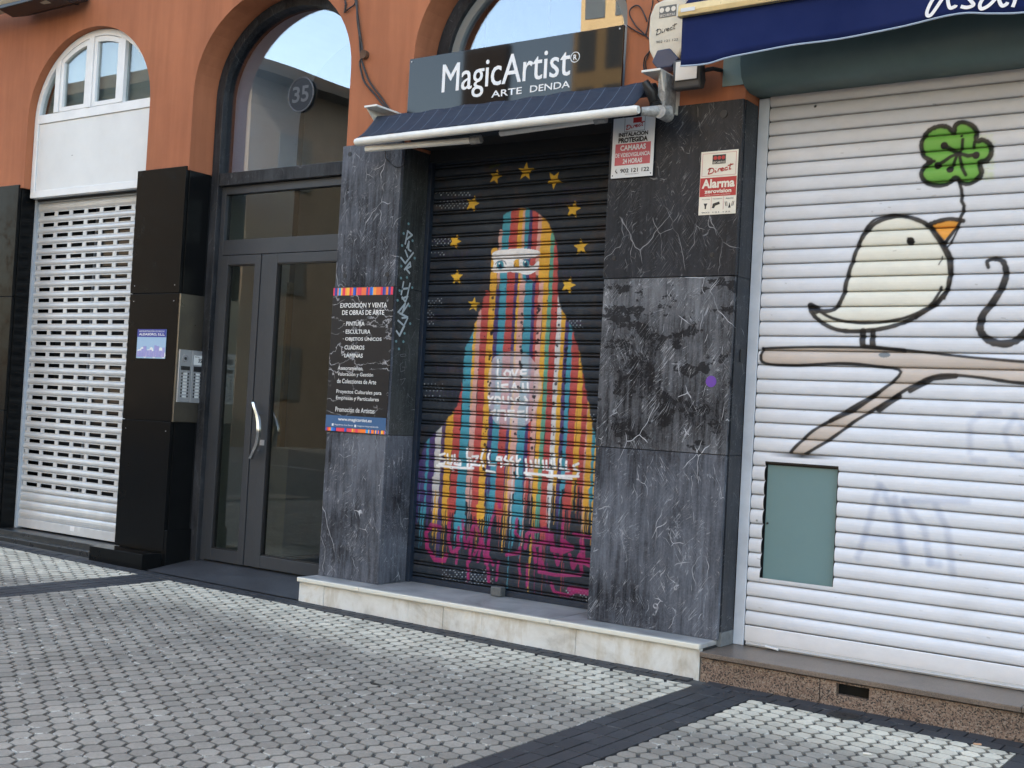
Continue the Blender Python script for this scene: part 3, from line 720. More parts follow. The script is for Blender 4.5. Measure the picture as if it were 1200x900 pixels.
def wbar(name, x0, x1, z0, y0, y1, m, ins=.055): 
    MB().prism_xz([(x0, z0), (x1, z0), (x1, arch_z(x1, ins)+.002), (x0, arch_z(x0, ins)+.002)], y0, y1).build(name, m, wi, .002)
for x0, x1 in ((-9.060, -9.000), (-8.622, -8.560), (-8.205, -8.145)): wbar('mullion', x0, x1, 3.651, YW-.004, YW+.05, M['white'])
for x0, x1 in ((-8.998, -8.624), (-8.558, -8.207)):       # the two opening sashes
    n = 10; xsn = [x0+(x1-x0)*i/n for i in range(n+1)]
    o1 = [(x0, 3.653)]+[(x, arch_z(x, .058)) for x in xsn]+[(x1, 3.653), (x0, 3.653)]
    xs2 = [x0+.04+(x1-x0-.08)*i/n for i in range(n+1)]
    o2 = [(x0+.04, 3.69)]+[(x, arch_z(x, .058)-.045) for x in xs2]+[(x1-.04, 3.69), (x0+.04, 3.69)]
    MB().ring(o1, o2, YW+.004, YW+.045).build('sash_frame', M['white'], wi, .003)
    MB().prism_xz([(x0+.03, 3.68)]+[(x1-.03, 3.68)]+[(x, arch_z(x, .058)-.035) for x in xs2[::-1]], YW+.026, YW+.03).build('pane', M['glass_win'], wi)
for x0, x1 in ((a+.056, -9.061), (-8.144, b-.056)):
    n = 12; xsn = [x0+(x1-x0)*i/n for i in range(n+1)]
    MB().prism_xz([(x0, 3.651), (x1, 3.651)]+[(x, max(3.652, arch_z(x, .054))) for x in xsn[::-1]], YW+.028, YW+.032).build('pane', M['glass_win'], wi)
M['blind'] = mat('grey_blind', (.30, .32, .31), .8, var=.1)
n = 20; MB().prism_xz([(a+.03, 3.6), (b-.03, 3.6)]+[(x, z-.01) for x, z in arch_pts(a, b, 0, .03)][::-1], YW+.09, YW+.095).build('blind', M['blind'], wi)
MB().box(-8.79, -8.77, YW+.0105, YW+.012, 3.27, 3.273).build('panel_scratch', M['ktext'], wi)

# ================================================================== PERFORATED SHUTTER
ps = thing('perforated_shutter', 'silver roller shutter with rows of rectangular slots, left of the granite pier', 'roller shutter')
YP = 6.12; X0, X1 = -9.335, -7.80; pitch = .0925
MB().box(-9.358, -9.335, YP-.03, YP+.03, .12, 2.94).build('guide_rail', M['alu'], ps, .002)
bxo('guide_rail', M['alu'], ps, -7.80, -7.775, YP-.02, YP+.03, .12, 2.94)
def slot_slat():
    b = MB()
    prof = [(0, .010), (.003, .002), (.012, -.004), (.024, -.006), (.036, -.004), (.044, .001), (.047, .004)]
    for i in range(len(prof)-1):
        (za, ya), (zb, yb) = prof[i], prof[i+1]; b.quad((X0, ya, za), (X1, ya, za), (X1, yb, zb), (X0, yb, zb))
    b.box(X0, X1, -.001, .006, .047, .0535); b.box(X0, X1, -.001, .006, .0855, .0925)
    x = X0+.022
    b.box(X0, X0+.006, -.001, .006, .0535, .0855)
    while x < X1:
        b.box(x, min(x+.047, X1), -.001, .006, .0535, .0855); x += .205
    return b
first = None; z = 2.80-25*pitch
zrow0 = 2.745
sl = slot_slat().build('slotted_slat', M['perf'], ps); sl.location = (0, YP, zrow0)
for k in range(1, 26):
    o = sl.copy(); COL.objects.link(o); o.parent = ps; o.location = (0, YP, zrow0-k*pitch)
zlow = zrow0-25*pitch
def solid_slat(h):
    b = MB(); prof = [(0, .010), (.004, .001), (h*.3, -.006), (h*.55, -.008), (h*.8, -.005), (h-.004, .001), (h, .008)]
    for i in range(len(prof)-1):
        (za, ya), (zb, yb) = prof[i], prof[i+1]; b.quad((X0, ya, za), (X1, ya, za), (X1, yb, zb), (X0, yb, zb))
    b.sm = True; return b
ss = solid_slat(.075).build('solid_slat', M['perf'], ps); ss.location = (0, YP, zlow-.075)
hh = (zlow-.205)/3
k = 1
while zlow-.075*(k+1) > .20:
    o = ss.copy(); COL.objects.link(o); o.parent = ps; o.location = (0, YP, zlow-.075*(k+1)); k += 1
zl = zlow-.075*k
bxo('bottom_bar', M['perf'], ps, X0, X1, YP-.012, YP+.012, .132, zl, .003)
o = ss.copy(); COL.objects.link(o); o.parent = ps; o.location = (0, YP, zrow0+.0925)
bxo('top_panel', M['alu'], ps, X0, X1, YP-.004, YP+.01, zrow0+.168, 2.95)
bxo('shutter_housing', M['blk'], ps, -9.355, -7.802, YP-.02, YP+.25, 2.925, 2.938)
for x, ww, m_ in ((-8.60, .055, 'signwhite'), (-8.50, .035, 'plate')): 
    xx, zz = x, .17; bxo('sticker', M[m_], ps, xx, xx+ww, YP-.0135, YP-.012, .165, .205)
M['shopglass'] = mat('shop_window_dark', (.04, .042, .045), .08, spec=.6)
sw = thing('shop_window', 'dim shop window glass behind the slots of the perforated shutter', 'window')
for i in range(3): bxo('pane', M['shopglass'], sw, -9.34+i*.52, -8.84+i*.52, 6.36, 6.37, .13, 2.9)
for i in range(4): bxo('window_frame', M['alu'] if i == 1 else M['dark'], sw, -9.36+i*.515, -9.335+i*.515, 6.34, 6.38, .13, 2.9)

# ================================================================== GLASS ENTRANCE DOOR
dr = thing('entrance_door', 'tall dark grey double door with glass leaves under an arched fanlight', 'door')
a, b = OPEN[1]
out = [(a+.003, .06)]+arch_pts(a, b, 0, .003)+[(b-.003, .06)]
inn = [(a+.085, .06)]+arch_pts(a, b, -.002, .08)+[(b-.085, .06)]
MB().ring(out, inn, 6.17, 6.30).build('stone_surround', M['frame_stone'], dr, .004)
bxo('stone_transom', M['frame_stone'], dr, a+.087, b-.087, 6.172, 6.29, 2.932, 3.028, .004)
YD = 6.21
l, r = a+.087, b-.087
c0 = (a+b)/2
MB().prism_xz([(l-.01, 3.025), (r+.01, 3.025)]+arch_pts(a, b, 0, .075)[::-1], YD+.01, YD+.016).build('fanlight_pane', M['glass_arch'], dr)
fb = MB(); fb.box(l, l+.045, YD, YD+.06, .09, 2.93); fb.box(r-.045, r, YD, YD+.06, .09, 2.93); fb.box(l+.045, r-.045, YD+.001, YD+.059, 2.87, 2.93); fb.box(l+.045, r-.045, YD+.001, YD+.059, 2.405, 2.52)
fb.build('door_frame', M['door'], dr, .002)
bxo('transom_pane', M['glass_win'] if 0 else M['glass'], dr, l+.04, r-.04, YD+.03, YD+.036, 2.515, 2.875)
gk = MB(); 
def leaf(x0, x1, gx0, gx1):
    lf = MB(); lf.box(x0, gx0, YD-.004, YD+.05, .10, 2.40); lf.box(gx1, x1, YD-.004, YD+.05, .10, 2.40)
    lf.box(gx0, gx1, YD-.003, YD+.049, 2.33, 2.40); lf.box(gx0, gx1, YD-.003, YD+.049, .10, .188)
    o = lf.build('door_leaf', M['door'], dr, .002)
    bxo('pane', M['glass'], o, gx0-.005, gx1+.005, YD+.022, YD+.028, .183, 2.335)
    k = MB(); k.box(gx0, gx0+.008, YD+.004, YD+.022, .188, 2.33); k.box(gx1-.008, gx1, YD+.004, YD+.022, .188, 2.33); k.box(gx0+.008, gx1-.008, YD+.004, YD+.022, 2.322, 2.33); k.box(gx0+.008, gx1-.008, YD+.004, YD+.022, .188, .196)
    k.build('glazing_gasket', M['blk'], o)
    return o
lf1 = leaf(l+.048, -6.652, -7.005, -6.715)
lf2 = leaf(-6.556, r-.048, -6.478, -5.83)
bxo('door_post', M['door'], dr, -6.647, -6.561, YD+.002, YD+.05, .10, 2.40, .002)
hp = smooth([(-6.600, 1.305), (-6.575, 1.27), (-6.525, 1.19), (-6.500, 1.10), (-6.520, 1.00), (-6.565, .93), (-6.600, .885)], 5)
hd = MB()
nn = len(hp)
for i, (x, z) in enumerate(hp): 
    t = i/(nn-1)*2-1; hd.v += [(x-.018, YD-.075+.03*abs(t), z), (x+.014, YD-.08+.03*abs(t), z), (x+.016, YD-.058+.03*abs(t), z), (x-.016, YD-.055+.03*abs(t), z)]
for i in range(nn-1):
    for q in range(4): hd.f.append((i*4+q, i*4+(q+1) % 4, i*4+4+(q+1) % 4, i*4+4+q))
hd.f += [(0, 1, 2, 3), (nn*4-1, nn*4-2, nn*4-3, nn*4-4)]
h_ = hd.build('door_handle', M['chrome'], lf2, .002, smooth=True)
MB().tube([(-6.545, YD-.005, 1.22), (-6.555, YD-.06, 1.235)], .008).build('handle_stud', M['chrome'], h_)
MB().tube([(-6.55, YD-.005, .95), (-6.56, YD-.06, .945)], .008).build('handle_stud', M['chrome'], h_)
bxo('lock_plate', M['steel2'], lf2, -6.545, -6.50, YD-.007, YD-.004, .99, 1.03)
# house number disc on the fanlight
em = thing('house_number_sign', 'round dark sign with number 35 fixed on the arched fanlight glass', 'sign')
ec = (-6.337, 3.560)
MB().tube([(ec[0], YD-.004, ec[1]), (ec[0], YD+.008, ec[1])], .125, 40).build('number_disc', mat('number_disc_dark', (.012, .013, .018), .35, spec=.2), em)
rg = [(ec[0]+.125*math.cos(t*math.pi/20), YD-.004, ec[1]+.125*math.sin(t*math.pi/20)) for t in range(41)]
MB().tube(rg, .005, 6, False).build('disc_rim', mat('rim_grey', (.10, .105, .115), .3), em)
for ch_, xo in (('3', -.085), ('5', .005)): text(ch_, mat('number_grey', (.05, .052, .06), .4), em, ec[0]+xo, ec[0]+xo+.075, ec[1]-.058, ec[1]+.062, YD-.006, name='digit', bold=.02)
# threshold floor in the recess
th = MB(); xa, xb = -7.19, -5.645
th.quad((xa, 5.775, gz(xa)+.004), (xb, 5.775, gz(xb)+.004), (xb, 6.30, .095), (xa, 6.30, .095))
tho = th.build('entrance_ramp', M['thresh']); tag(tho, 'dark grey granite floor sloping up to the glass entrance door', 'floor slab')

# ================================================================== MARBLE PIERS
pl = thing('marble_pier', 'grey veined marble pier carrying the black price board, right of the door', 'pier')
for z0, z1, m_ in ((.171, 1.136, 'marble'), (1.136, 2.10, 'marble'), (2.10, 3.06, 'marble')):
    bxo('marble_slab', M[m_], pl, -5.625, -5.103, 5.93, 5.958, z0+.0015, z1-.0015, .0015)
    bxo('return_slab', M['jamb'] if z0 > 1 else M['marble'], pl, -5.125, -5.100, 5.959, 6.205, z0+.0015, z1-.0015, .001)
    bxo('return_slab', M['marble'], pl, -5.626, -5.606, 5.959, 6.165, max(z0, .1)+.0015, z1-.0015, .001)
for x, z in ((-5.56, 3.0), (-5.54, 2.18), (-5.17, 2.18)): MB().tube([(x, 5.927, z), (x, 5.931, z)], .016, 10).build('fixing_hole', M['ktext'], pl)
pr = thing('marble_pier', 'wide grey veined marble pier carrying the alarm plate, left of the white shutter', 'pier')
for i, (z0, z1, m_, x0, x1) in enumerate(((.171, 1.155, 'marble', -3.525, -2.722), (1.155, 2.118, 'marble_mid', -3.532, -2.722), (2.118, 3.075, 'marble_pol', -3.536, -2.718))):
    bxo('marble_slab', M[m_], pr, x0, x1, 5.93+(.004 if i == 1 else 0), 5.958, z0+.002, z1-.002, .0015)
    bxo('return_slab', M['marble_pol'], pr, -2.738, -2.714, 5.962, 6.115, (z0 if i else .21)+.001, z1-.001, .001)
    bxo('return_slab', M['marble'], pr, -3.530, -3.508, 5.959, 6.205, z0+.0015, z1-.0015, .001)
bxo('skirting', mat('skirting_grey', (.14, .15, .155), .6, var=.2, vscale=20), pr, -2.736, -2.711, 5.962, 6.115, .135, .21)
for x, z in ((-2.83, 3.0), (-3.47, 2.235), (-2.86, 2.235), (-3.30, 2.96)): MB().tube([(x, 5.925, z), (x, 5.931, z)], .022 if z > 2.5 else .012, 10).build('fixing_hole', M['ktext'], pr)
for z in (1.76, 1.73): pass
bxo('lock_box', M['blk'], pr, -2.713, -2.708, 6.03, 6.08, 1.66, 1.73, .002)
# far right pier closing the white shutter
pf = thing('marble_pier', 'grey marble pier at the far right end of the white shutter', 'pier')
for z0, z1 in ((-.05, 1.155), (1.155, 2.118), (2.118, 3.075)): bxo('marble_slab', M['marble'], pf, RX, RX+.8, 5.93, 5.958, z0+.002, z1-.002, .0015); bxo('return_slab', M['marble'], pf, RX-.002, RX+.018, 5.959, 6.3, z0+.002, z1-.002, .001)

# spray tag on the return face of the left marble pier (flat paint, x = plane)
gt = thing('spray_tag', 'white and teal spray painted lettering running down the dark marble jamb', 'graffiti')
XT = -5.0985
def ret_pt(px, py):
    d = RGT*(px-600)-UPV*(py-450)+FWD*FPX; t = XT/d.x; return (d.y*t, CAMH+d.z*t)
def rstroke(P, wd, m):
    q = [ret_pt(440+p[0]/5.3, 250+p[1]/5.3) for p in P]
    b_ = MB(); V2 = [Vector(p) for p in q]
    for i in range(len(V2)-1):
        t_ = (V2[i+1]-V2[i]); 
        if t_.length < 1e-6: continue
        t_.normalize(); n_ = Vector((-t_.y, t_.x))*wd/2; e_ = t_*wd*.3
        A, B = V2[i]-e_, V2[i+1]+e_
        o_ = i*.00015
        b_.quad((XT+o_, (A+n_).x, (A+n_).y), (XT+o_, (B+n_).x, (B+n_).y), (XT+o_, (B-n_).x, (B-n_).y), (XT+o_, (A-n_).x, (A-n_).y))
    return b_.build('paint_stroke', m, gt)
for P in ([(185, 190), (200, 110), (228, 135), (195, 160)], [(195, 215), (208, 175), (205, 225), (220, 235)], [(158, 275), (185, 310), (235, 245)], [(185, 230), (200, 270)],
          [(180, 350), (215, 305), (218, 330), (190, 345), (212, 372)], [(175, 425), (160, 505)], [(215, 435), (198, 510)], [(165, 470), (208, 465)],
          [(165, 520), (185, 550), (200, 515), (165, 530)], [(140, 615), (185, 560), (165, 620), (205, 560)], [(150, 620), (200, 645), (165, 650)], [(140, 665), (180, 700), (150, 760), (130, 730)], [(200, 650), (150, 755)]):
    rstroke(P, .013, M['lgrey'])
for x, y in ((205, 65), (175, 125), (165, 200), (243, 278), (160, 328), (158, 402), (195, 398), (228, 462), (137, 540), (215, 685), (128, 795), (173, 797), (145, 842), (230, 170), (150, 480), (210, 575), (180, 745)):
    yy, zz = ret_pt(440+x/5.3, 250+y/5.3); b_ = MB(); n = 10
    b_.v = [(XT+.0006, yy+.011*math.cos(i*2*math.pi/n), zz+.009*math.sin(i*2*math.pi/n)) for i in range(n)]; b_.f = [tuple(range(n))]; b_.build('paint_dot', M['lblue'], gt)
for P in ([(135, 1160-250*0), (160, 1150), (175, 1160), (150, 1172), (135, 1160)],): pass
for P in ([(150, 930), (185, 925), (190, 940), (155, 945), (150, 930)], [(170, 985), (150, 1010), (155, 1060), (180, 1050), (182, 1025), (165, 1025)], [(150, 1120), (185, 1110), (160, 1160)], [(185, 980), (190, 1030)]):
    rstroke([(x*.95+10, y*.82+115) for x, y in P], .003, M['scratch'])

# ================================================================== MARBLE STEP
ms = thing('marble_step', 'cream marble step running below the painted shutter and both marble piers', 'step')
xj = [-5.645, -5.10, -3.66, -2.735]
for i in range(3): 
    y1 = 6.33
    bxo('tread_slab', M['tread'], ms, xj[i]+.001, xj[i+1]-.001, 5.748, y1, .142, .171, .006)
xj = [-5.625, -5.42, -4.71, -4.44, -4.15, -3.50, -2.74]
for i in range(6): bxo('riser_slab', M['cmarble'], ms, xj[i]+.0012, xj[i+1]-.0012, 5.775+(.002 if i % 2 else 0), 5.81, -.04, .1415, .001)
bxo('end_slab', M['cmarble'], ms, -5.642, -5.626, 5.776, 5.93, -.02, .1415)
bxo('step_core', M['joint'], ms, -5.625, -2.74, 5.811, 6.3, -.05, .1415)

# ================================================================== PINK GRANITE STEP
gs = thing('granite_step', 'speckled brown granite step below the white shutter with a square vent hole', 'step')
for x0, x1 in ((-2.732, -1.16), (-1.158, .05), (.052, RX)): bxo('tread_slab', M['pinktop'], gs, x0, x1, 5.752, 6.14, .108, .133, .003)
for x0, x1, z0, z1 in ((-2.732, -2.093, -.08, .1), (-2.0895, -2.008, -.08, .1), (-2.008, -1.848, -.08, .038), (-2.008, -1.848, .092, .1), (-1.848, -.35, -.08, .1), (-.347, RX, -.08, .1)): bxo('riser_slab', M['pink'], gs, x0, x1, 5.775, 5.81, z0, z1, .001)
bxo('vent_back', M['dark'], gs, -2.03, -1.83, 5.86, 5.865, 0, .1); bxo('step_core', M['joint'], gs, -2.73, RX, 5.87, 6.1, -.08, .1075)

# ================================================================== MURAL SHUTTER
YM = 6.25
P_ = lambda px, py: wall_point(px, py, YM)
cv = Canvas(-5.12, -3.48, .14, 3.0, .0026, (.010, .019, .034))
rs = np.random.RandomState(5)
def nz(shape, cell, seed):
    r_ = np.random.RandomState(seed); h, w_ = shape; gh, gw = int(h/cell)+3, int(w_/cell)+3; g_ = r_.rand(gh, gw)
    yy = np.arange(h)/cell; xx = np.arange(w_)/cell; j = yy.astype(int); i = xx.astype(int); v = (yy-j)[:, None]; u = (xx-i)[None, :]
    v = v*v*(3-2*v); u = u*u*(3-2*u)
    return (g_[j][:, i]*(1-u)+g_[j][:, i+1]*u)*(1-v)+(g_[j+1][:, i]*(1-u)+g_[j+1][:, i+1]*u)*v
sh = cv.X.shape
cv.blend(np.clip((nz(sh, 70, 1)-.55)*3, 0, 1), (34, 44, 54), .5)
cv.blend(np.clip((nz(sh, 12, 2)*.5+nz(sh, 40, 3)*.6-.62)*5, 0, 1), (64, 48, 40), .35)
for _ in range(14):      # old purple lettering showing through
    px, py = rs.choice([512, 505, 645, 660, 520, 500]), rs.uniform(200, 560)
    for k in range(8):
        xa = px+k*5; cv.line([P_(xa, py), P_(xa+rs.uniform(-1, 2), py+7)], .006, (52, 40, 78), .6)
        if rs.rand() < .6: cv.line([P_(xa, py+rs.choice([0, 7])), P_(xa+4, py+rs.choice([0, 7]))], .005, (52, 40, 78), .6)
def dots(x0, y0, x1, y1, st=4.2, sz=.0042, col=(190, 200, 210)):
    y = y0; r_ = 0
    while y < y1:
        x = x0+(st/2 if r_ % 2 else 0)+(y-y0)*-.02
        while x < x1:
            if rs.rand() < .86: X_, Z_ = P_(x, y); cv.disc(X_, Z_, sz*rs.uniform(.7, 1.1), col, rs.uniform(.5, 1))
            x += st
        y += st*.62; r_ += 1
for d_ in ((511, 226, 553, 231), (512, 236, 548, 244), (505, 280, 530, 288), (506, 296, 522, 299), (501, 350, 518, 362), (500, 364, 510, 382), (498, 450, 520, 459), (499, 464, 520, 470), (668, 376, 684, 384), (692, 486, 698, 492), (519, 668, 578, 684), (664, 692, 690, 700), (662, 704, 690, 707)): dots(*d_)
TEAL, RED, YEL, PINK, PUR, GRN, PALE, ORG, BLU = (66, 150, 170), (186, 76, 72), (226, 170, 58), (214, 164, 154), (74, 56, 108), (96, 160, 138), (205, 205, 205), (222, 110, 72), (70, 130, 190)
ref = 480
def XW(zx): return wall_point(480+zx/5, ref, YM)[0]
# stripe: zx0, zx1, top row (photo y), bottom row, colour
S = [(10, 45, 556, 600, YEL), (45, 75, 548, 590, TEAL), (75, 110, 522, 585, PUR), (100, 132, 518, 600, TEAL), (132, 170, 512, 590, PUR), (165, 200, 510, 570, PALE), (200, 218, 500, 620, PUR),
     (168, 200, 516, 600, YEL), (200, 262, 489, 588, YEL), (262, 305, 478, 596, RED), (305, 357, 405, 616, TEAL), (357, 392, 392, 585, PINK), (352, 368, 396, 440, YEL), (392, 432, 372, 600, RED), (432, 470, 292, 604, YEL),
     (470, 492, 340, 575, PUR), (488, 532, 276, 588, TEAL), (532, 578, 253, 600, RED), (578, 592, 300, 560, PUR), (590, 608, 318, 590, YEL), (606, 640, 330, 575, PINK), (640, 690, 330, 604, TEAL), (686, 700, 330, 540, PUR), (698, 722, 330, 575, RED), (720, 748, 330, 560, PINK),
     (748, 778, 262, 580, YEL), (776, 800, 272, 590, GRN), (800, 840, 276, 612, RED), (838, 860, 362, 580, PALE), (838, 850, 366, 470, PINK), (858, 888, 371, 566, YEL), (888, 906, 386, 590, PUR), (904, 934, 379, 570, TEAL), (934, 978, 394, 592, RED), (976, 984, 410, 560, YEL), (984, 1010, 420, 560, YEL), (1008, 1046, 440, 566, RED),
     (1040, 1052, 482, 600, PINK), (1046, 1082, 500, 590, YEL), (1080, 1120, 517, 585, TEAL), (1100, 1135, 540, 600, YEL)]
# hood part above the eyes
H = [(470, 492, 282, 330, PINK), (492, 530, 258, 330, TEAL), (530, 568, 250, 330, RED), (565, 612, 246, 330, YEL), (606, 622, 246, 330, PINK), (620, 648, 246, 330, TEAL), (642, 662, 246, 330, PUR), (660, 700, 250, 330, RED), (696, 722, 256, 320, PINK), (716, 752, 262, 330, YEL)]
def stripe(zx0, zx1, py0, py1, col, drip=True):
    xa, xb = XW(zx0), XW(zx1); xc = (xa+xb)/2; wd = xb-xa
    zt = wall_point(480+(zx0+zx1)/10, py0, YM)[1]-wd*.35; zb = wall_point(480+(zx0+zx1)/10, py1, YM)[1]
    n = 26; P = []
    ph = rs.uniform(0, 6)
    zs_ = np.linspace(zt, zb, n)
    cv.line([(xc+.003*math.sin(ph+z*9)+rs.uniform(-.001, .001), z) for z in zs_], [wd*rs.uniform(.9, 1.12) for _ in zs_], col, .93)
    for _ in range(5):  # brushy variation
        o_ = rs.uniform(-.38, .38)*wd; za = rs.uniform(zb, zt); cv.line([(xc+o_, za), (xc+o_, za-rs.uniform(.05, .35))], rs.uniform(.001, .003), tuple(int(min(255, c*rs.uniform(.8, 1.18))) for c in col), .5)
    if drip:
        for _ in range(rs.randint(3, 6)):
            o_ = rs.uniform(-.5, .5)*wd; zz = zb-rs.uniform(.02, .18); cv.line([(xc+o_, zb+.05), (xc+o_, zz)], [wd*rs.uniform(.25, .6), .003], col, .8)
            cv.line([(xc+o_, zz+.01), (xc+o_, zz-rs.uniform(0, .15))], .003, col, .7)
bg_ = cv.a.copy()
for s_ in H: stripe(s_[0], s_[1], s_[2]-12, s_[3], s_[4], drip=False)
for s_ in S: stripe(s_[0], s_[1], s_[2]-(30 if not 280 < s_[2] < 345 else 0), s_[3], s_[4])
for s_ in S:
    if s_[4] in (PUR, PALE): stripe(s_[0]-2, s_[1]+2, s_[2]-(30 if not 280 < s_[2] < 345 else 0), *s_[3:])
SIL = smooth([(484, 725), (486, 590), (488, 550), (495, 533), (499, 519), (508, 510), (520, 497), (530, 484), (537, 473), (541, 450), (543, 430), (546, 408), (552, 394), (560, 372), (566, 355), (569, 340), (569, 300), (571, 288), (577, 275), (583, 262), (590, 253), (600, 247), (615, 244), (630, 249), (640, 258), (646, 270), (652, 285), (654, 320), (655, 355), (661, 367), (668, 379), (674, 395), (679, 414), (684, 440), (689, 468), (693, 494), (698, 511), (704, 530), (716, 560), (716, 725)], 6)
fg_ = cv.a.copy(); mk_ = Canvas(-5.12, -3.48, .14, 3.0, .0026, (0, 0, 0)); mk_.poly([(x+rs.uniform(-.006, .006), z+rs.uniform(-.004, .004)) for x, z in (P_(*p) for p in SIL)], (255, 255, 255))
m_ = mk_.a[..., :1]
for _ in range(2): m_ = (m_+np.roll(m_, 1, 0)+np.roll(m_, -1, 0)+np.roll(m_, 1, 1)+np.roll(m_, -1, 1))/5
cv.a = bg_*(1-m_)+fg_*m_
# thin long drips near the foot
for px, pa, pb, col, wd in ((524, 560, 662, YEL, .005), (594, 540, 648, YEL, .006), (602, 540, 620, PALE, .011), (606, 540, 640, TEAL, .007), (598, 620, 690, TEAL, .004), (617, 540, 640, PINK, .007), (611, 630, 690, RED, .004), (622, 630, 706, YEL, .005), (627, 560, 660, YEL, .006), (662, 600, 700, RED, .004), (572, 560, 650, TEAL, .004), (493, 560, 612, TEAL, .004), (552, 560, 640, (70, 80, 90), .008), (563, 560, 618, YEL, .003), (642, 640, 688, PUR, .004), (637, 650, 700, RED, .003), (685, 600, 640, YEL, .006), (545, 560, 630, TEAL, .009)):
    X_, Za = P_(px, pa); Zb = P_(px, pb)[1]; cv.line([(X_, Za), (X_, Zb)], wd, col, .85)
# white eye band
Z = lambda x, y: P_(560+x/11.25, 260+y/11.25)
WH = (238, 236, 236)
cv.poly(smooth([Z(188, 440), Z(215, 400), Z(300, 372), Z(430, 360), Z(560, 350), Z(700, 362), Z(790, 378), Z(825, 405), Z(800, 435), Z(740, 470), Z(640, 490), Z(545, 490), Z(500, 520), Z(470, 600), Z(430, 655), Z(330, 672), Z(230, 668), Z(180, 645), Z(200, 600), Z(215, 540), Z(190, 480)], 4, True), WH)
cv.poly(smooth([Z(548, 500), Z(600, 498), Z(660, 515), Z(690, 570), Z(740, 575), Z(800, 515), Z(812, 560), Z(775, 640), Z(700, 690), Z(620, 695), Z(540, 670), Z(440, 660), Z(420, 610), Z(480, 600), Z(545, 600)], 4, True), WH)
cv.poly(smooth([Z(490, 510), Z(540, 495), Z(545, 590), Z(480, 590)], 3, True), YEL)
for (ex, ey, ew) in ((300, 570, 50), (640, 548, 45)):
    X_, Z_ = Z(ex, ey); cv.disc(X_, Z_, ew/11.25*.0063, (60, 140, 160)); cv.disc(X_, Z_-.004, .012, (28, 50, 80)); cv.disc(X_-.008, Z_+.010, .006, WH)
cv.line([Z(235, 560), Z(270, 520), Z(320, 508), Z(360, 525), Z(378, 560)], .006, (70, 90, 110)); cv.line([Z(600, 500), Z(660, 502), Z(690, 530)], .006, (70, 60, 100))
cv.line([Z(240, 600), Z(300, 605), Z(350, 600)], .006, (60, 70, 90)); cv.line([Z(600, 600), Z(680, 600)], .005, (60, 70, 90)); cv.line([Z(470, 600), Z(500, 545)], .005, (60, 60, 80))
# pale disc and its writing
Cq = lambda x, y: P_(550+x/7.5, 400+y/7.5)
cv.poly(smooth([Cq(180, 240), Cq(230, 130), Cq(340, 90), Cq(470, 95), Cq(560, 160), Cq(610, 260), Cq(640, 400), Cq(600, 560), Cq(550, 690), Cq(440, 770), Cq(320, 770), Cq(220, 700), Cq(170, 560), Cq(165, 400)], 5, True), (220, 212, 216), .48)
LS = [[(255, 165), (250, 320), (310, 320)], [(330, 255), (310, 285), (325, 320), (360, 310), (365, 270), (330, 255)], [(380, 255), (400, 320), (425, 250)], [(500, 250), (460, 250), (455, 320), (525, 315)], [(460, 285), (500, 282)],
      [(255, 395), (258, 435)], [(255, 365), (257, 372)], [(340, 380), (290, 385), (290, 405), (340, 420), (335, 440), (280, 440)], [(370, 445), (400, 370), (425, 445)], [(385, 420), (415, 420)], [(475, 375), (475, 445), (500, 445)], [(515, 370), (520, 445)],
      [(170, 490), (180, 515), (210, 490)], [(182, 515), (178, 555)], [(235, 490), (220, 530), (250, 550), (280, 525), (262, 492), (235, 490)], [(300, 488), (300, 540), (340, 545), (345, 488)], [(440, 490), (430, 530), (470, 545), (510, 520), (490, 488)], [(370, 500), (400, 545), (420, 500)],
      [(185, 630), (230, 605), (215, 640)], [(250, 690), (255, 610), (315, 610), (320, 690)], [(395, 610), (345, 610), (345, 660), (400, 662)], [(345, 635), (390, 635)], [(480, 615), (430, 620), (425, 665), (480, 650)], [(510, 580), (505, 690)]]
for P in LS: cv.line([Cq(*p) for p in P], .015, WH, .98)
# row of white lettering across the robe
Wq = lambda x, y: P_(500+x/6, 500+y/6)
for P in ([(130, 190), (95, 200), (95, 225), (130, 235), (125, 260), (90, 260)], [(150, 195), (148, 255), (175, 262), (182, 205)], [(200, 200), (197, 262), (240, 270), (235, 240), (215, 245)], [(285, 150), (290, 280)], [(290, 220), (310, 225), (315, 280)], [(325, 210), (365, 208), (325, 268), (375, 270)], [(400, 160), (385, 230), (400, 280)],
          [(445, 170), (435, 210), (440, 265), (480, 268)], [(500, 215), (495, 235), (525, 240), (530, 215), (500, 215)], [(528, 220), (525, 280)], [(560, 210), (550, 230), (575, 245), (570, 265), (545, 270)], [(605, 215), (590, 235), (612, 250), (605, 275)], [(635, 200), (640, 350)], [(640, 250), (660, 230)],
          [(700, 230), (705, 340), (735, 350)], [(735, 240), (740, 290)], [(770, 235), (768, 280), (790, 285), (792, 235)], [(820, 240), (822, 300)], [(845, 240), (843, 300), (870, 305), (880, 240)], [(880, 300), (885, 360), (850, 350)], [(895, 190), (905, 300)], [(945, 210), (940, 300), (960, 300)], [(985, 245), (980, 310), (1000, 310)], [(1070, 260), (1035, 275), (1040, 300), (1070, 315), (1060, 345)],
          [(75, 272), (240, 290), (330, 292)], [(420, 310), (480, 322)], [(690, 325), (880, 345), (1070, 350)], [(930, 362), (1020, 368)], [(170, 290), (185, 305)], [(700, 350), (735, 355)]): cv.line([Wq(*p) for p in P], .0155, (248, 248, 248), .98)
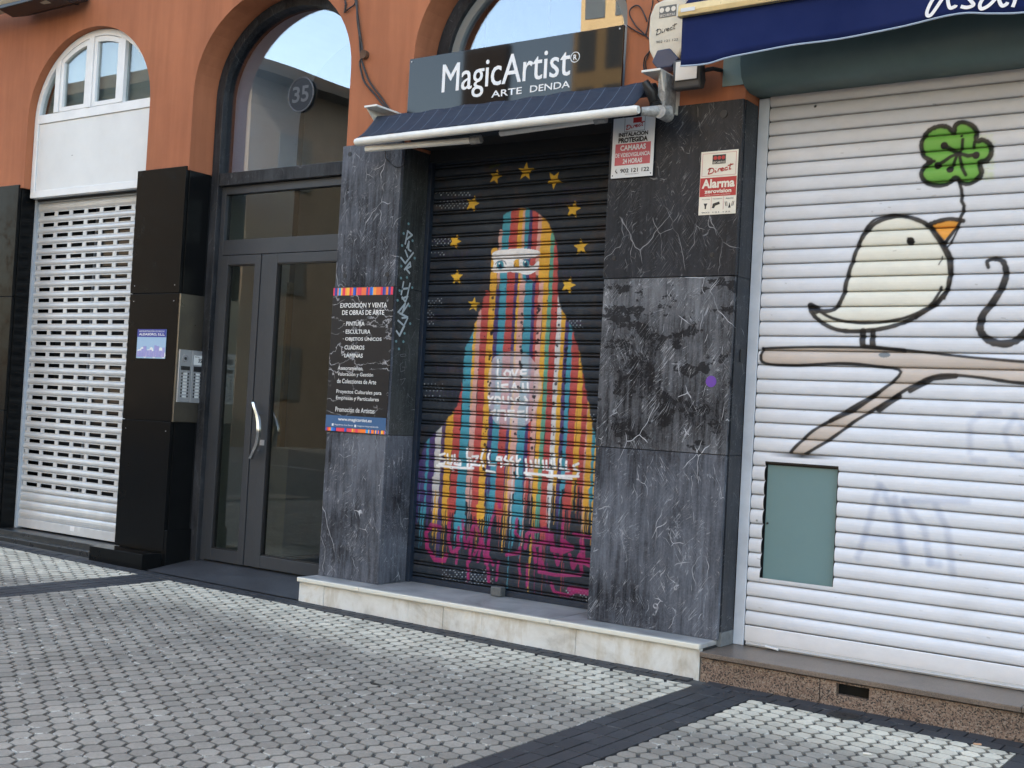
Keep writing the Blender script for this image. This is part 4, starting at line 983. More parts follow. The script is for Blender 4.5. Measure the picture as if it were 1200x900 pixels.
# magenta tag at the foot
MG = (158, 30, 100)
Gq = lambda x, y: P_(480+x/5, 530+y/5)
for P, wd in (([(180, 440), (130, 425), (100, 470), (105, 560), (150, 630), (205, 635), (215, 600)], .030), ([(235, 400), (230, 520), (250, 590), (290, 560), (285, 470)], .024), ([(290, 440), (275, 650)], .020), ([(310, 400), (330, 560), (375, 430), (350, 640)], .022), ([(385, 400), (420, 520), (380, 600)], .022), ([(400, 640), (430, 500), (445, 650), (470, 490), (455, 660)], .020), ([(500, 340), (470, 440), (460, 600), (490, 660)], .020),
              ([(525, 290), (530, 320)], .028), ([(340, 640), (345, 740)], .020), ([(460, 680), (465, 760)], .024), ([(520, 640), (510, 750)], .018), ([(570, 600), (640, 590), (650, 560)], .022), ([(630, 390), (620, 470), (645, 500)], .020), ([(680, 560), (690, 480), (720, 450), (740, 640)], .026), ([(740, 460), (800, 450), (815, 520), (750, 540)], .030), ([(770, 560), (760, 700)], .024), ([(830, 480), (840, 570), (900, 580), (950, 560), (900, 520)], .034), ([(850, 600), (870, 660), (890, 590)], .020), ([(900, 400), (890, 560)], .020),
              ([(940, 600), (960, 680), (1000, 600), (1010, 700)], .024), ([(960, 480), (1060, 500)], .022), ([(1010, 520), (1020, 640), (1060, 660)], .034), ([(640, 660), (650, 720)], .018), ([(690, 660), (690, 780)], .020), ([(760, 700), (860, 720), (1000, 720)], .020), ([(830, 770), (850, 820), (930, 840), (1000, 800)], .022), ([(940, 800), (1050, 820)], .040), ([(780, 640), (790, 700)], .02), ([(1000, 640), (1060, 640)], .04)):
    cv.line([Gq(*p) for p in P], wd, MG, .82)
for px, pa, pb in ((627, 640, 700), (618, 660, 690), (661, 660, 690), (642, 660, 684), (697, 640, 680), (548, 670, 690), (573, 670, 684)): cv.line([P_(px, pa), P_(px-1, pb)], .004, MG, .7)
# street dust dulls the whole painting unevenly
cv.blend(.05+.12*nz(sh, 30, 21)*nz(sh, 7, 22), (120, 118, 114))
# yellow stars
def star(px, py, r, rot):
    X_, Z_ = P_(px, py); P = []
    for k in range(10): an = rot+k*math.pi/5; rr = r if k % 2 == 0 else r*.42; P.append((X_+rr*math.sin(an), Z_+rr*math.cos(an)))
    cv.poly(P, (222, 176, 60), .93)
for px, py, r, rot in ((581, 207.4, .052, .25), (616.5, 201, .062, .05), (649.6, 211, .060, math.pi), (554, 239, .058, .3), (672, 245.6, .058, .2), (533.5, 283, .055, .35), (681, 289.4, .055, -.1), (535.5, 325, .055, 0), (666, 334.4, .058, .3), (555.6, 357, .050, .1)): star(px, py, r, rot)
cv.line([P_(575, 196), P_(585, 193)], .02, (70, 74, 30), .6)
# flakes and scuffs
for _ in range(420):
    x = rs.uniform(-5.0, -3.6); z = rs.uniform(.4, 2.3); cv.disc(x, z, rs.uniform(.0015, .006), (26, 26, 34), rs.uniform(.4, .9))
for px in (607, 625, 649, 660, 572):       # scraped paint along old drips
    for _ in range(26):
        X_, _z = P_(px+rs.uniform(-1.5, 1.5), 480); cv.disc(X_, rs.uniform(.9, 2.1), rs.uniform(.004, .012), (24, 24, 34), .9)
# slats
msh = thing('painted_roller_shutter', 'navy roller shutter covered with a striped hooded figure and yellow stars', 'roller shutter')
zb, nsl = .218, 36; pm = .0776
prof = [(0, .008), (.001, 0.014), (.006, .014), (.007, .003), (.010, -.002), (.016, -.002), (.019, .003), (.020, .013), (.025, .013), (.026, .002), (.030, -.003), (.040, -.0045), (.055, -.0045), (.068, -.003), (.075, .0), (.0776, .008)]
prof = refine(prof); xsm = np.arange(-5.098, -3.512, .0034)
SLAT_Z0 = .752-7*pm     # slats registered on the joint seen beside the right pier
for k in range(nsl):
    z0 = SLAT_Z0+k*pm
    if z0 > 3.0: break
    slat('painted_slat', msh, xsm, z0, prof, YM, cv, M['mural'])
zz0 = SLAT_Z0
bxo('bottom_bar', M['navy'], msh, -5.095, -3.513, YM-.014, YM+.01, .172, zz0, .002)
bxo('guide_rail', M['navy'], msh, -5.0995, -5.070, YM-.045, YM-.006, .172, 3.02, .002)
bxo('guide_rail', M['navy'], msh, -3.535, -3.507, YM-.045, YM-.006, .172, 3.02, .002)
lk = MB(); lk.box(-4.385, -4.305, YM-.075, YM-.015, .172, .232); lk.build('floor_lock', mat('lock_grey', (.10, .105, .105), .5, var=.2, vscale=20), msh, .008)
bxo('added_gap_cover', M['dark'], msh, -5.06, -3.515, 6.17, 6.232, 2.955, 3.12)  # added dark box hiding the bright gap above the slats
bxo('added_lintel_block', M['dark'], msh, -5.06, -3.48, 5.962, 6.165, 3.03, 3.15)  # dark block added to cover the skylit strip behind the awning

# ================================================================== WHITE SHUTTER
YWH = 6.13
cw = Canvas(-2.66, -.55, .12, 3.14, .0026, (.68, .70, .745))
Q_ = lambda px, py: wall_point(px, py, YWH-.006)
shw = cw.X.shape
cw.blend(np.clip((nz(shw, 90, 8)-.5)*2, 0, 1), (205, 205, 208), .35)
cw.blend(np.clip((cw.Z-2.75)/.35, 0, 1), (150, 140, 128), .45)   # blends to a darker warm grey towards the top
BK = (14, 13, 15)
_ln = cw.line
def sprayed(P, wd, col, *a_, **k_):     # a can leaves a faint mist either side of the line and thins at the grooves
    if col == BK:
        ws_ = wd if isinstance(wd, list) else [wd]*len(P)
        _ln(P, [v_+.012 for v_ in ws_], col, .10, .014); _ln(P, [v_*rs.uniform(.88, 1.1) for v_ in ws_], col, .95, .0045)
    else: _ln(P, wd, col, *a_, **k_)
cw.line = sprayed
# clover
Kq = lambda x, y: Q_(1060+x/6.43, 130+y/6.43)
cl = smooth([Kq(370, 160), Kq(330, 125), Kq(270, 115), Kq(200, 140), Kq(150, 190), Kq(128, 260), Kq(145, 340), Kq(200, 380), Kq(150, 420), Kq(128, 480), Kq(160, 535), Kq(240, 560), Kq(320, 550), Kq(385, 505), Kq(430, 540), Kq(490, 547), Kq(550, 510), Kq(582, 465), Kq(565, 390), Kq(620, 370), Kq(655, 320), Kq(640, 250), Kq(590, 220), Kq(545, 225), Kq(540, 150), Kq(500, 105), Kq(430, 85), Kq(385, 110)], 5, True)
for _ in range(300):
    X_, Z_ = Kq(rs.uniform(560, 680), rs.uniform(180, 520)); cw.disc(X_, Z_, .008, (196, 216, 120), .06, .006)
cw.poly(cl, (112, 172, 76)); cw.line(cl+[cl[0]], .0248, BK)
for P, wd in (([(300, 262), (350, 290), (410, 320)], .0216), ([(440, 215), (435, 270), (415, 320)], .0175), ([(410, 320), (480, 340), (540, 330)], .0189), ([(410, 320), (350, 345), (300, 380), (245, 410)], .0175), ([(400, 330), (370, 400), (345, 440)], .0162), ([(415, 320), (430, 420), (462, 482)], .0162), ([(520, 275), (530, 235)], .0162), ([(175, 385), (225, 380)], .0149)): cw.line([Kq(*p) for p in P], wd, BK)
for p in ((300, 262), (540, 335), (345, 440), (250, 412)): cw.disc(*Kq(*p), .0186, BK)
cw.disc(*Kq(430, 187), .0078, BK)
cw.line([Kq(*p) for p in ((405, 520), (430, 590), (432, 680), (450, 715), (440, 760), (418, 820))], .0170, BK)
# bird
Bq = lambda x, y: Q_(940+x/4.5, 230+y/4.5)
body = smooth([Bq(45, 585), Bq(100, 605), Bq(170, 595), Bq(215, 530), Bq(240, 430), Bq(275, 320), Bq(310, 235), Bq(370, 155), Bq(450, 115), Bq(530, 105), Bq(610, 125), Bq(670, 160), Bq(730, 245), Bq(775, 340), Bq(775, 460), Bq(735, 540), Bq(660, 600), Bq(560, 655), Bq(440, 695), Bq(300, 712), Bq(190, 705), Bq(110, 670), Bq(60, 625)], 5, True)
cw.poly(body, (228, 226, 213)); cw.line(body+[body[0]], .0232, BK)
cw.line(smooth([Bq(305, 240), Bq(330, 180), Bq(390, 120), Bq(480, 98), Bq(560, 108)]), .0139, BK)
cw.line(smooth([Bq(690, 165), Bq(740, 240), Bq(790, 330), Bq(785, 450), Bq(750, 540)]), .0124, BK); cw.line(smooth([Bq(735, 480), Bq(690, 560), Bq(600, 620), Bq(480, 655), Bq(330, 668), Bq(180, 650), Bq(80, 600)]), .0155, BK)
cw.line(smooth([Bq(770, 480), Bq(700, 570), Bq(600, 640)]), .0170, BK)
cw.poly([Bq(680, 150), Bq(740, 128), Bq(832, 132), Bq(800, 185), Bq(750, 232)], (232, 160, 68))
cw.line(smooth([Bq(660, 155), Bq(710, 135), Bq(780, 120), Bq(850, 130)]), .0232, BK); cw.line([Bq(835, 135), Bq(790, 200), Bq(750, 250), Bq(755, 275)], .0170, BK); cw.line([Bq(680, 158), Bq(745, 240)], .0155, BK); cw.line(smooth([Bq(825, 165), Bq(800, 220), Bq(765, 270)]), .0109, BK)
cw.disc(*Bq(572, 237), .0202, BK); cw.line([Bq(560, 222), Bq(590, 240)], .0109, BK); cw.line([Bq(740, 318), Bq(722, 360)], .0062, BK)
cw.line([Bq(45, 580), Bq(75, 600)], .0434, BK)
for x in (322, 375): cw.line([Bq(x, 712), Bq(x-5, 750), Bq(x, 795)], .0310, BK)
# branch
Rq = lambda x, y: Q_(800+x/3, 300+y/3)
top = smooth([Rq(283, 325), Rq(450, 320), Rq(680, 323), Rq(850, 338), Rq(1000, 355), Rq(1200, 372), Rq(1400, 385)], 4)
bot = smooth([Rq(1400, 455), Rq(1190, 447), Rq(1050, 428), Rq(930, 418), Rq(870, 428), Rq(800, 462), Rq(690, 530), Rq(600, 585), Rq(540, 630), Rq(460, 680), Rq(390, 718), Rq(368, 710), Rq(400, 668), Rq(480, 600), Rq(600, 545), Rq(690, 480), Rq(768, 408), Rq(680, 388), Rq(550, 378), Rq(400, 385), Rq(290, 378), Rq(276, 350)], 4)
cw.poly(top+bot, (196, 184, 174)); cw.line(top, .0139, BK); cw.line(bot, .0170, BK); cw.line([bot[-1], top[0]], .0155, BK)
cw.line([Rq(640, 318), Rq(720, 326), Rq(780, 332)], .0217, BK); cw.line([Rq(690, 540), Rq(760, 492)], .0310, BK); cw.line([Rq(800, 475), Rq(880, 430), Rq(960, 422)], .0248, BK); cw.line([Rq(520, 580), Rq(690, 480)], .0217, BK)
cw.poly(smooth([Rq(688, 345), Rq(708, 336), Rq(728, 345), Rq(725, 355), Rq(700, 357)], 3, True), (120, 124, 126))
# curl at the right
Pq = smooth([Rq(1075, 40), Rq(1072, 18), Rq(1100, 10), Rq(1130, 25), Rq(1135, 80), Rq(1100, 150), Rq(1055, 210), Rq(1048, 265), Rq(1085, 300), Rq(1140, 308), Rq(1190, 285), Rq(1230, 240), Rq(1260, 200)], 5)
cw.line(Pq, [.018+.020*min(1, i/30) for i in range(len(Pq))], BK)
# scrubbed-off blue tags
TG = (150, 160, 184)
for P in ([(690, 805-600+600), (650, 950), (615, 1060)], [(700, 810), (740, 900), (780, 1080)], [(640, 990), (760, 1000)], [(745, 850), (770, 980), (790, 1080)], [(780, 870), (850, 960), (870, 1080)], [(780, 860), (1000, 862)], [(890, 880), (930, 960), (950, 1120)], [(870, 1080), (900, 1085)]): cw.line([Rq(*p) for p in P], .035, TG, .42, .02)
for P in ([(1040, 560), (1010, 590), (1010, 690)], [(1050, 555), (1110, 550)], [(1170, 560), (1130, 620), (1160, 700), (1200, 720)], [(1190, 590), (1230, 640)], [(1020, 715), (1060, 720)]): cw.line([Rq(*p) for p in P], .030, TG, .35, .02)
for _ in range(70): cw.line([(x_ := rs.uniform(-2.64, -.7), z_ := rs.uniform(.15, 3.0)), (x_+rs.uniform(-.02, .02), z_+.002)], rs.uniform(.001, .004), (120, 118, 116), .6)
cw.disc(*Q_(955.5, 124.5), .008, BK); cw.disc(*Q_(886+1, 610), .006, (100, 110, 110), .8)
ws = thing('white_roller_shutter', 'white roller shutter with a spray painted bird, clover and branch', 'roller shutter')
pw = .0783; wprof = [(0, .012), (.004, .012), (.005, .002), (.009, -.003), (.018, -.0065), (.032, -.009), (.046, -.0095), (.058, -.0075), (.068, -.003), (.073, .001), (.0745, .004), (.0783, .010)]
wprof = refine(wprof); xw1 = np.arange(-2.648, -.95, .0036); xw2 = np.arange(-.93, RX, .09); xsw = np.concatenate([xw1, xw2])
hx0, hx1 = -2.577, -2.172; hz0, hz1 = .508, 1.131
xl = np.append(np.arange(-2.648, hx0-.002, .0036), hx0); xr = np.concatenate([np.arange(hx1, -.95, .0036), xw2])
z = .244; 
for k in range(37):
    z0 = .244+k*pw
    if z0+pw > hz0 and z0 < hz1:
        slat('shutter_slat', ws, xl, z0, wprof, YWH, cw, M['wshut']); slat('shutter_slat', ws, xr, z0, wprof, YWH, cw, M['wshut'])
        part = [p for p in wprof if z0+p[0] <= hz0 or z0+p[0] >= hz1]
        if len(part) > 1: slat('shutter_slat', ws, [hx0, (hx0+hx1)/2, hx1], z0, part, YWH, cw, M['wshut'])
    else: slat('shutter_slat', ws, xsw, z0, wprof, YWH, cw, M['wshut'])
slat('bottom_bar', ws, [-2.648, RX], .161, [(0, .004), (0, -.006), (.004, -.008), (.079, -.008), (.083, -.002)], YWH, None, M['wshut'], (.72, .72, .74))
slat('bottom_seal', ws, [-2.640, RX], .136, [(0, -.004), (.010, -.012), (.013, -.006), (.025, -.006)], YWH, None, M['wshut'], (.50, .50, .50))
MB().tube([(-2.52, YWH-.02, .150), (-2.44, YWH-.045, .147)], .006).build('shutter_bolt', M['white'], ws)
bxo('guide_rail', M['framewhite'], ws, -2.7125, -2.652, 6.118, 6.20, .134, 3.115, .003)
bxo('guide_lip', M['blk'], ws, -2.652, -2.649, YWH-.002, YWH+.04, .134, 3.115)
fr = MB(); d_ = .014
hatch = thing('meter_hatch', 'plain teal hatch door showing through the cut-out in the white shutter', 'hatch')
zq0, zq1 = hz0, hz1
M['teal2'] = M['teal']
bxo('hatch_door', M['teal'], hatch, hx0+.004, hx1-.012, YWH+.022, YWH+.036, zq0-.02, zq1-.016, .001)
h2 = MB(); h2.box(hx0-.02, hx1+.02, YWH+.040, YWH+.05, zq0-.03, zq1+.01); h2.build('hatch_shadow_gap', M['blk'], hatch)
h3 = MB(); h3.box(hx0, hx1, YWH+.0, YWH+.04, zq1-.006, zq1+.001); h3.box(hx1-.006, hx1, YWH, YWH+.04, zq0, zq1-.006); h3.build('cutout_edge', M['ktext'], hatch)
ky = MB().tube([(hx0+.018, YWH+.016, .80), (hx0+.018, YWH+.023, .80)], .006, 10).build('hatch_latch', M['ktext'], hatch)

# green housing of the white shutter
gb = thing('shutter_housing', 'dull green metal housing box over the white shutter', 'housing')
gp = [(6.20, 3.12), (6.10, 3.122), (6.00, 3.118), (5.93, 3.135), (5.885, 3.175), (5.862, 3.24), (5.856, 3.56), (5.90, 3.60), (6.20, 3.60)]
MB().prism_yz(gp, -2.718, RX+.1).build('housing_box', M['greenbox'], gb, 0, smooth=True)
bxo('side_plate', M['greenlight'], gb, -2.855, -2.7185, 5.942, 5.949, 3.155, 3.60)

# ================================================================== MIDDLE ARCH + SIGN
aw = thing('arched_window', 'arched window with dark frame behind the black shop sign', 'window')
a, b = OPEN[2]
out = [(a+.003, 3.1)]+arch_pts(a, b, 0, .003)+[(b-.003, 3.1)]; inn = [(a+.10, 3.1)]+arch_pts(a, b, 0, .10)+[(b-.10, 3.1)]
MB().ring(out, inn, 6.17, 6.28).build('outer_frame', M['frame_stone'], aw, .003)
o2_ = [(a+.10, 3.1)]+arch_pts(a, b, 0, .101)+[(b-.10, 3.1)]; i2_ = [(a+.16, 3.1)]+arch_pts(a, b, 0, .16)+[(b-.16, 3.1)]
MB().ring(o2_, i2_, 6.20, 6.26).build('inner_frame', mat('grey_frame', (.20, .22, .225), .5), aw, .002)
MB().prism_xz([(a+.155, 3.1), (b-.155, 3.1)]+arch_pts(a, b, 0, .155)[::-1], 6.225, 6.231).build('pane', M['glass_arch'], aw)

sg = thing('shop_sign', 'glossy black sign board reading MagicArtist in white letters', 'sign')
sb = MB(); sb.box(-5.05, -3.465, 5.895, 5.91, 3.20, 3.57); sb.build('sign_board', M['signblack'], sg, .002)
bxo('sign_edge', M['alu'], sg, -5.05, -3.465, 5.911, 5.925, 3.565, 3.575)
YSg = 5.893
def tsg(s, pxa, pya, pxb, pyb, zt, zb, **k):
    pass
xa, za = wall_point(517, 113, YSg); xb, zb_ = wall_point(667, 92, YSg)
text('MagicArtist', M['signwhite'], sg, xa, xb, 3.262, 3.500, YSg)
text('MagicArtist', M['signwhite'], sg, xa+.0035, xb+.0035, 3.2615, 3.4995, YSg+.0004)
for w_, pa_, pb_ in (('ARTE', 576, 611.7), ('DENDA', 621, 667.7)): text(w_, M['signwhite'], sg, wall_point(pa_, 108, YSg)[0], wall_point(pb_, 104, YSg)[0], 3.247, 3.288, YSg-.0006, bold=.012)
rx, rz = wall_point(674, 67, YSg)
rgp = [(rx+.03*math.cos(t*math.pi/12), YSg, rz+.03*math.sin(t*math.pi/12)) for t in range(25)]
MB().tube(rgp, .0028, 5, False).build('registered_ring', M['signwhite'], sg)
text('R', M['signwhite'], sg, rx-.012, rx+.013, rz-.016, rz+.016, YSg, bold=.02)
for x in (-5.03, -3.49): MB().tube([(x, YSg, 3.55), (x, YSg-.002, 3.55)], .005, 8).build('sign_screw', M['steel2'], sg)

# ================================================================== NAVY AWNING (folded)
an = thing('folded_awning', 'half folded navy awning with white front bar over the painted shutter', 'awning')
xa, xb = -5.225, -3.185
YF_, ZF = 5.62, 2.985
MB().tube([(xa, YF_, ZF), (xa+.02, YF_, ZF), (xb-.02, YF_, ZF), (xb, YF_, ZF)], [.021, .026, .026, .021], 16).build('front_bar', M['awnbar'], an)
fb = MB(); n = 40; k = 8
for i in range(n+1):
    x = xa+.02+(xb-xa-.05)*i/n
    for j in range(k+1):
        t = j/k; fb.v.append((x, YF_-.012+(5.80-YF_)*t, ZF+.02+(3.182-ZF-.02)*t-.014*math.sin(math.pi*t)+.004*math.sin(i*1.3+t*2)+.003*math.sin(i*.45-t*5)))
for i in range(n):
    for j in range(k): fb.f.append((i*(k+1)+j, (i+1)*(k+1)+j, (i+1)*(k+1)+j+1, i*(k+1)+j+1))
fo = fb.build('canvas', M['navyfab'], an, smooth=True); sm = fo.modifiers.new('t', 'SOLIDIFY'); sm.thickness = .003
MB().tube([(xa+.02, 5.83, 3.150), (xb-.02, 5.83, 3.150)], .036, 14).build('canvas_roll', M['navyfab'], an)
for (p, q, e_) in (((-5.17, 5.66, 2.945), (-4.38, 5.74, 2.950), 0), ((-4.18, 5.74, 2.975), (-3.50, 5.72, 2.985), 1)):
    ar = MB().tube([p, q], .020, 8).build('folding_arm', M['awnbar'], an, smooth=False)
    MB().tube([(q[0]-.02, q[1], q[2]), (q[0]+.05, q[1]+.01, q[2]+.005)], .026, 10).build('arm_joint', M['grime'], ar)
for xa_, xb_, xf, zt_, zl_ in ((-5.245, -5.14, -5.245, 3.24, 3.16), (-3.226, -3.110, -3.122, 3.225, 3.02)):
    br = MB(); br.box(xa_, xb_, 5.70, 5.945, zt_-.013, zt_); br.prism_yz([(5.945, zt_-.0135), (5.72, zt_-.0135), (5.80, zl_), (5.945, zl_)], xf, xf+.012); br.build('wall_bracket', M['awnbar'], an, .002)
cr = MB(); cr.box(-3.155, -3.105, 5.76, 5.90, 3.02, 3.22); cr.build('gear_box', M['grime'], an, .012)
MB().tube([(-3.20, 5.70, 3.16), (-3.17, 5.72, 3.10), (-3.16, 5.76, 3.05), (-3.13, 5.72, 3.02)], [.02, .03, .035, .03], 10).build('crank_gear', M['blk'], an)
MB().tube([(-3.19, 5.66, 2.985), (-3.13, 5.70, 2.99), (-3.08, 5.78, 3.0)], [.024, .03, .034], 10).build('arm_elbow', M['grime'], an)
MB().tube([(-3.10, 5.70, 2.985), (-3.10, 5.80, 2.985)], .036, 14).build('end_knuckle', M['grime'], an)

# ================================================================== BLUE AWNING, RIGHT
ba = thing('blue_awning', 'royal blue awning with front bar coloured as a golden reflection and white script above the white shutter', 'awning')
YB_ = 5.56
wl = lambda px, py: wall_point(px, py, YB_)
x0, _ = wl(797, 24)
low = smooth([wl(797, 77), wl(830, 75), wl(860, 67), wl(930, 53), wl(1000, 42), wl(1060, 30), wl(1125, 17), wl(1160, 16.5), wl(1200, 15.5)]+[(wl(1200, 15)[0]+.25, 3.20), (wl(1200, 15)[0]+.6, 3.22), (wl(1200, 15)[0]+1.1, 3.19), (1.2, 3.2)], 4)
vb = MB(); nlow = len(low)
def topz(x): return 3.425
for i, (x, z) in enumerate(low):
    for j in range(7):
        t = j/6; zz = z+(topz(x)-z)*t; vb.v.append((x, YB_+.012*math.sin(x*5.5)*(1-t)+.004*math.sin(x*17)*(1-t), zz))
for i in range(nlow-1):
    for j in range(6): vb.f.append((i*7+j, (i+1)*7+j, (i+1)*7+j+1, i*7+j+1))
vo = vb.build('valance', M['bluefab'], ba, smooth=True); vo.modifiers.new('t', 'SOLIDIFY').thickness = .002
MB().tube([(v[0], v[1]-.001, v[2]) for v in vb.v[0::7]], .0045, 6).build('valance_hem', M['hem'], ba)
MB().prism_yz([(YB_-.03, 3.425), (YB_-.035, 3.45), (YB_-.03, 3.485), (YB_-.01, 3.495), (YB_+.02, 3.48), (YB_+.02, 3.425)], x0, 1.2).build('front_bar', M['gold'], ba, .004)
MB().prism_yz([(YB_-.03, 3.425), (YB_-.03, 3.49), (YB_+.02, 3.49), (YB_+.02, 3.425)], x0-.006, x0-.0005).build('bar_end_cap', M['plate'], ba, .002)
tb = MB(); n = 30
for i in range(n+1):
    x = x0+.02+(1.15-x0)*i/n
    for j in range(5): t = j/4; tb.v.append((x, YB_+(5.93-YB_)*t, 3.49+.40*t-.015*math.sin(math.pi*t)))
for i in range(n):
    for j in range(4): tb.f.append((i*5+j, (i+1)*5+j, (i+1)*5+j+1, i*5+j+1))
to = tb.build('canopy_cloth', M['bluefab'], ba, smooth=True); to.modifiers.new('t', 'SOLIDIFY').thickness = .003
bxo('maker_plate', M['plate'], ba, x0+.02, x0+.10, YB_-.0365, YB_-.035, 3.443, 3.463)
# script letters "asar..."
Uq = lambda x, y: wall_point(1000+x/6, y/6, YB_-.017)
def script(P, wd=.016):
    pts = smooth([Uq(*p) for p in P], 5); b_ = stroke(pts, wd, YB_-.017, M['signwhite'], None, None); b_.build('script_letter', M['signwhite'], ba)
script([(640, -60), (590, -40), (550, 10), (520, 75), (520, 108), (545, 105), (580, 60), (620, 0), (650, -40)]); script([(665, -50), (665, 10), (680, 55), (715, 45), (722, 35)])
script([(830, -60), (800, -30), (830, 10), (845, 35), (800, 52), (755, 45)]); script([(960, -50), (920, -20), (890, 30), (900, 62), (950, 40), (1000, -10), (1020, -40)]); script([(1025, -50), (1025, 0), (1045, 40), (1075, 30), (1085, 15)]); script([(1150, -50), (1135, 10), (1120, 50)]); script([(1145, -10), (1180, -50), (1215, -40)])
script([(1300, -60), (1270, 0), (1290, 45), (1330, 30)]); 

# ================================================================== SIREN, FLOODLIGHT, CABLES
si = thing('alarm_siren', 'cream alarm siren box with navy lower cap beside the blue awning', 'alarm')
sx = -3.165
pts = [(-.105, .02), (-.115, .10), (-.112, .22), (-.085, .285), (-.03, .30), (.10, .30), (.115, .26), (.115, .02), (.07, -.06), (-.06, -.06)]
MB().prism_xz([(sx+x, 3.36+z) for x, z in pts], 5.85, 5.948).build('siren_body', M['siren'], si, .015)
MB().prism_xz([(sx-.075, 3.31), (sx-.045, 3.372), (sx+.03, 3.375), (sx+.09, 3.31), (sx+.05, 3.27), (sx-.04, 3.27)], 5.835, 5.93).build('siren_lamp', M['sirennavy'], si, .006)
bxo('logo_plate', mat('logo_grey', (.12, .12, .11), .5), si, sx-.05, sx+.055, 5.848, 5.8495, 3.555, 3.62)
for i in range(3): MB().tube([(sx-.034+i*.036, 5.8475, 3.597), (sx-.034+i*.036, 5.8465, 3.597)], .014, 14).build('logo_dot', M['cream'], si)
text('SECURITAS', M['cream'], si, sx-.045, sx+.05, 3.559, 3.573, 5.847)
def direct(parent, x0, z0, w_, h_, y, m, wd):
    """hand-written 'Direct'"""
    Ls = [[(.02, .05), (.10, .85), (.0, .65)], [(.02, .05), (.2, .15), (.24, .55), (.16, .80), (.05, .78)], [(.30, .45), (.30, .15), (.36, .18)], [(.32, .62), (.33, .66)], [(.40, .15), (.43, .5), (.52, .52)], [(.52, .32), (.62, .42), (.57, .55), (.51, .35), (.56, .15), (.64, .22)], [(.78, .5), (.70, .48), (.67, .25), (.73, .15), (.80, .25)], [(.90, .95), (.85, .2), (.92, .2)], [(.78, .72), (1.0, .80)]]
    b_ = MB()
    for L_ in Ls:
        pts = smooth([(x0+a*w_, z0+(b+a*.45)*h_/1.4) for a, b in L_], 4); q = stroke(pts, wd, y, m, None, None); n = len(b_.v); b_.v += q.v; b_.f += [tuple(n+i for i in f) for f in q.f]
    return b_.build('script_lettering', m, parent)
direct(si, sx-.065, 3.46, .13, .055, 5.8475, M['ktext'], .004)
text('902 121 122', M['ktext'], si, sx-.06, sx+.075, 3.415, 3.428, 5.848)

fl = thing('floodlight', 'small dark floodlight with white glass tucked below the blue awning corner', 'lamp')
fx0, fx1, fz0, fz1 = -3.085, -2.915, 3.125, 3.285
ob = MB(); ob.prism_yz([(5.80, fz0), (5.79, fz1), (5.84, fz1+.01), (5.87, fz0+.05), (5.85, fz0)], fx0, fx1); ob.build('lamp_body', mat('lamp_grey', (.045, .047, .05), .45), fl, .012)
bxo('lamp_glass', mat('lamp_glass', (.70, .70, .66), .2), fl, fx0+.022, fx1-.018, 5.785, 5.79, fz0+.045, fz1-.012, .002)
MB().tube([(fx1, 5.84, fz1-.06), (fx1+.04, 5.86, fz1-.05), (fx1+.05, 5.94, fz1-.04)], .012, 8).build('lamp_bracket', M['blk'], fl)

def cable(label, P, r, Y, group=None, pts3=None):
    b_ = MB()
    for L_ in P:
        q = smooth([wall_point(x, y, Y) for x, y in L_], 6); b_.tube([(x, Y+.004*math.sin(i*.7), z) for i, (x, z) in enumerate(q)], r, 6)
    return tag(b_.build('cable', M['cable']), label, 'cable')
cable('thick black cable bundle hanging down the wall beside the entrance arch', [[(417, -6), (419, 20), (421, 45), (425, 75), (433, 95), (447, 115), (458, 130)], [(415, -6), (421, 30), (424, 60), (422, 78), (427, 95), (440, 112), (452, 126)]], .007, 5.932)
cable('thin black cable curling from the arch corner to the bundle', [[(404, 0), (406, 8), (404, 14), (412, 8), (417, 2)], [(402, -4), (405, 6), (403, 15)]], .005, 5.936)
cable('looped black wires on the wall left of the alarm siren', [[(758, 25), (750, 8), (741, 8), (738, 18), (745, 30), (753, 38), (763, 48)], [(765, 0), (762, 18), (758, 35), (757, 42)], [(735, 30), (748, 38), (757, 42)], [(763, 57), (757, 66), (754, 74), (756, 84)], [(760, 62), (757, 72), (757, 84)]], .004, 5.938)
cable('short black wire sagging across the wall to the siren top', [[(770, 0), (775, 4), (785, 7), (798, 6)]], .003, 5.938)
cable('black wire looping under the left end of the navy awning', [[(451, 174), (452, 184), (458, 192), (466, 196), (474, 193)]], .004, 5.915)
bj = MB().tube([(*[wall_point(427, 64, 5.93)[0]], 5.946, wall_point(427, 64, 5.93)[1]), (wall_point(427, 64, 5.93)[0], 5.915, wall_point(427, 64, 5.93)[1])], .03, 12).build('cable_clamp', mat('rusty_clamp', (.10, .05, .025), .8, var=.3, vscale=30)); tag(bj, 'round rusty wall box behind the cable bundle beside the entrance arch', 'wall box')

# upper left awning roll
ul = thing('rolled_awning', 'rolled beige awning with black underside cut by the top left corner', 'awning')
MB().tube([(-10.8, 5.72, 4.60), (-8.75, 5.72, 4.535)], .085, 16).build('canvas_roll', mat('beige_canvas', (.35, .30, .22), .8, var=.15), ul)
b_ = MB(); b_.prism_yz([(5.66, 4.53), (5.64, 4.47), (5.78, 4.44), (5.93, 4.50), (5.93, 4.56)], -9.38, -8.55); b_.build('underside_cover', M['blk'], ul, .01)
bxo('awning_bracket', M['blk'], ul, -8.74, -8.70, 5.70, 5.948, 4.50, 4.62)

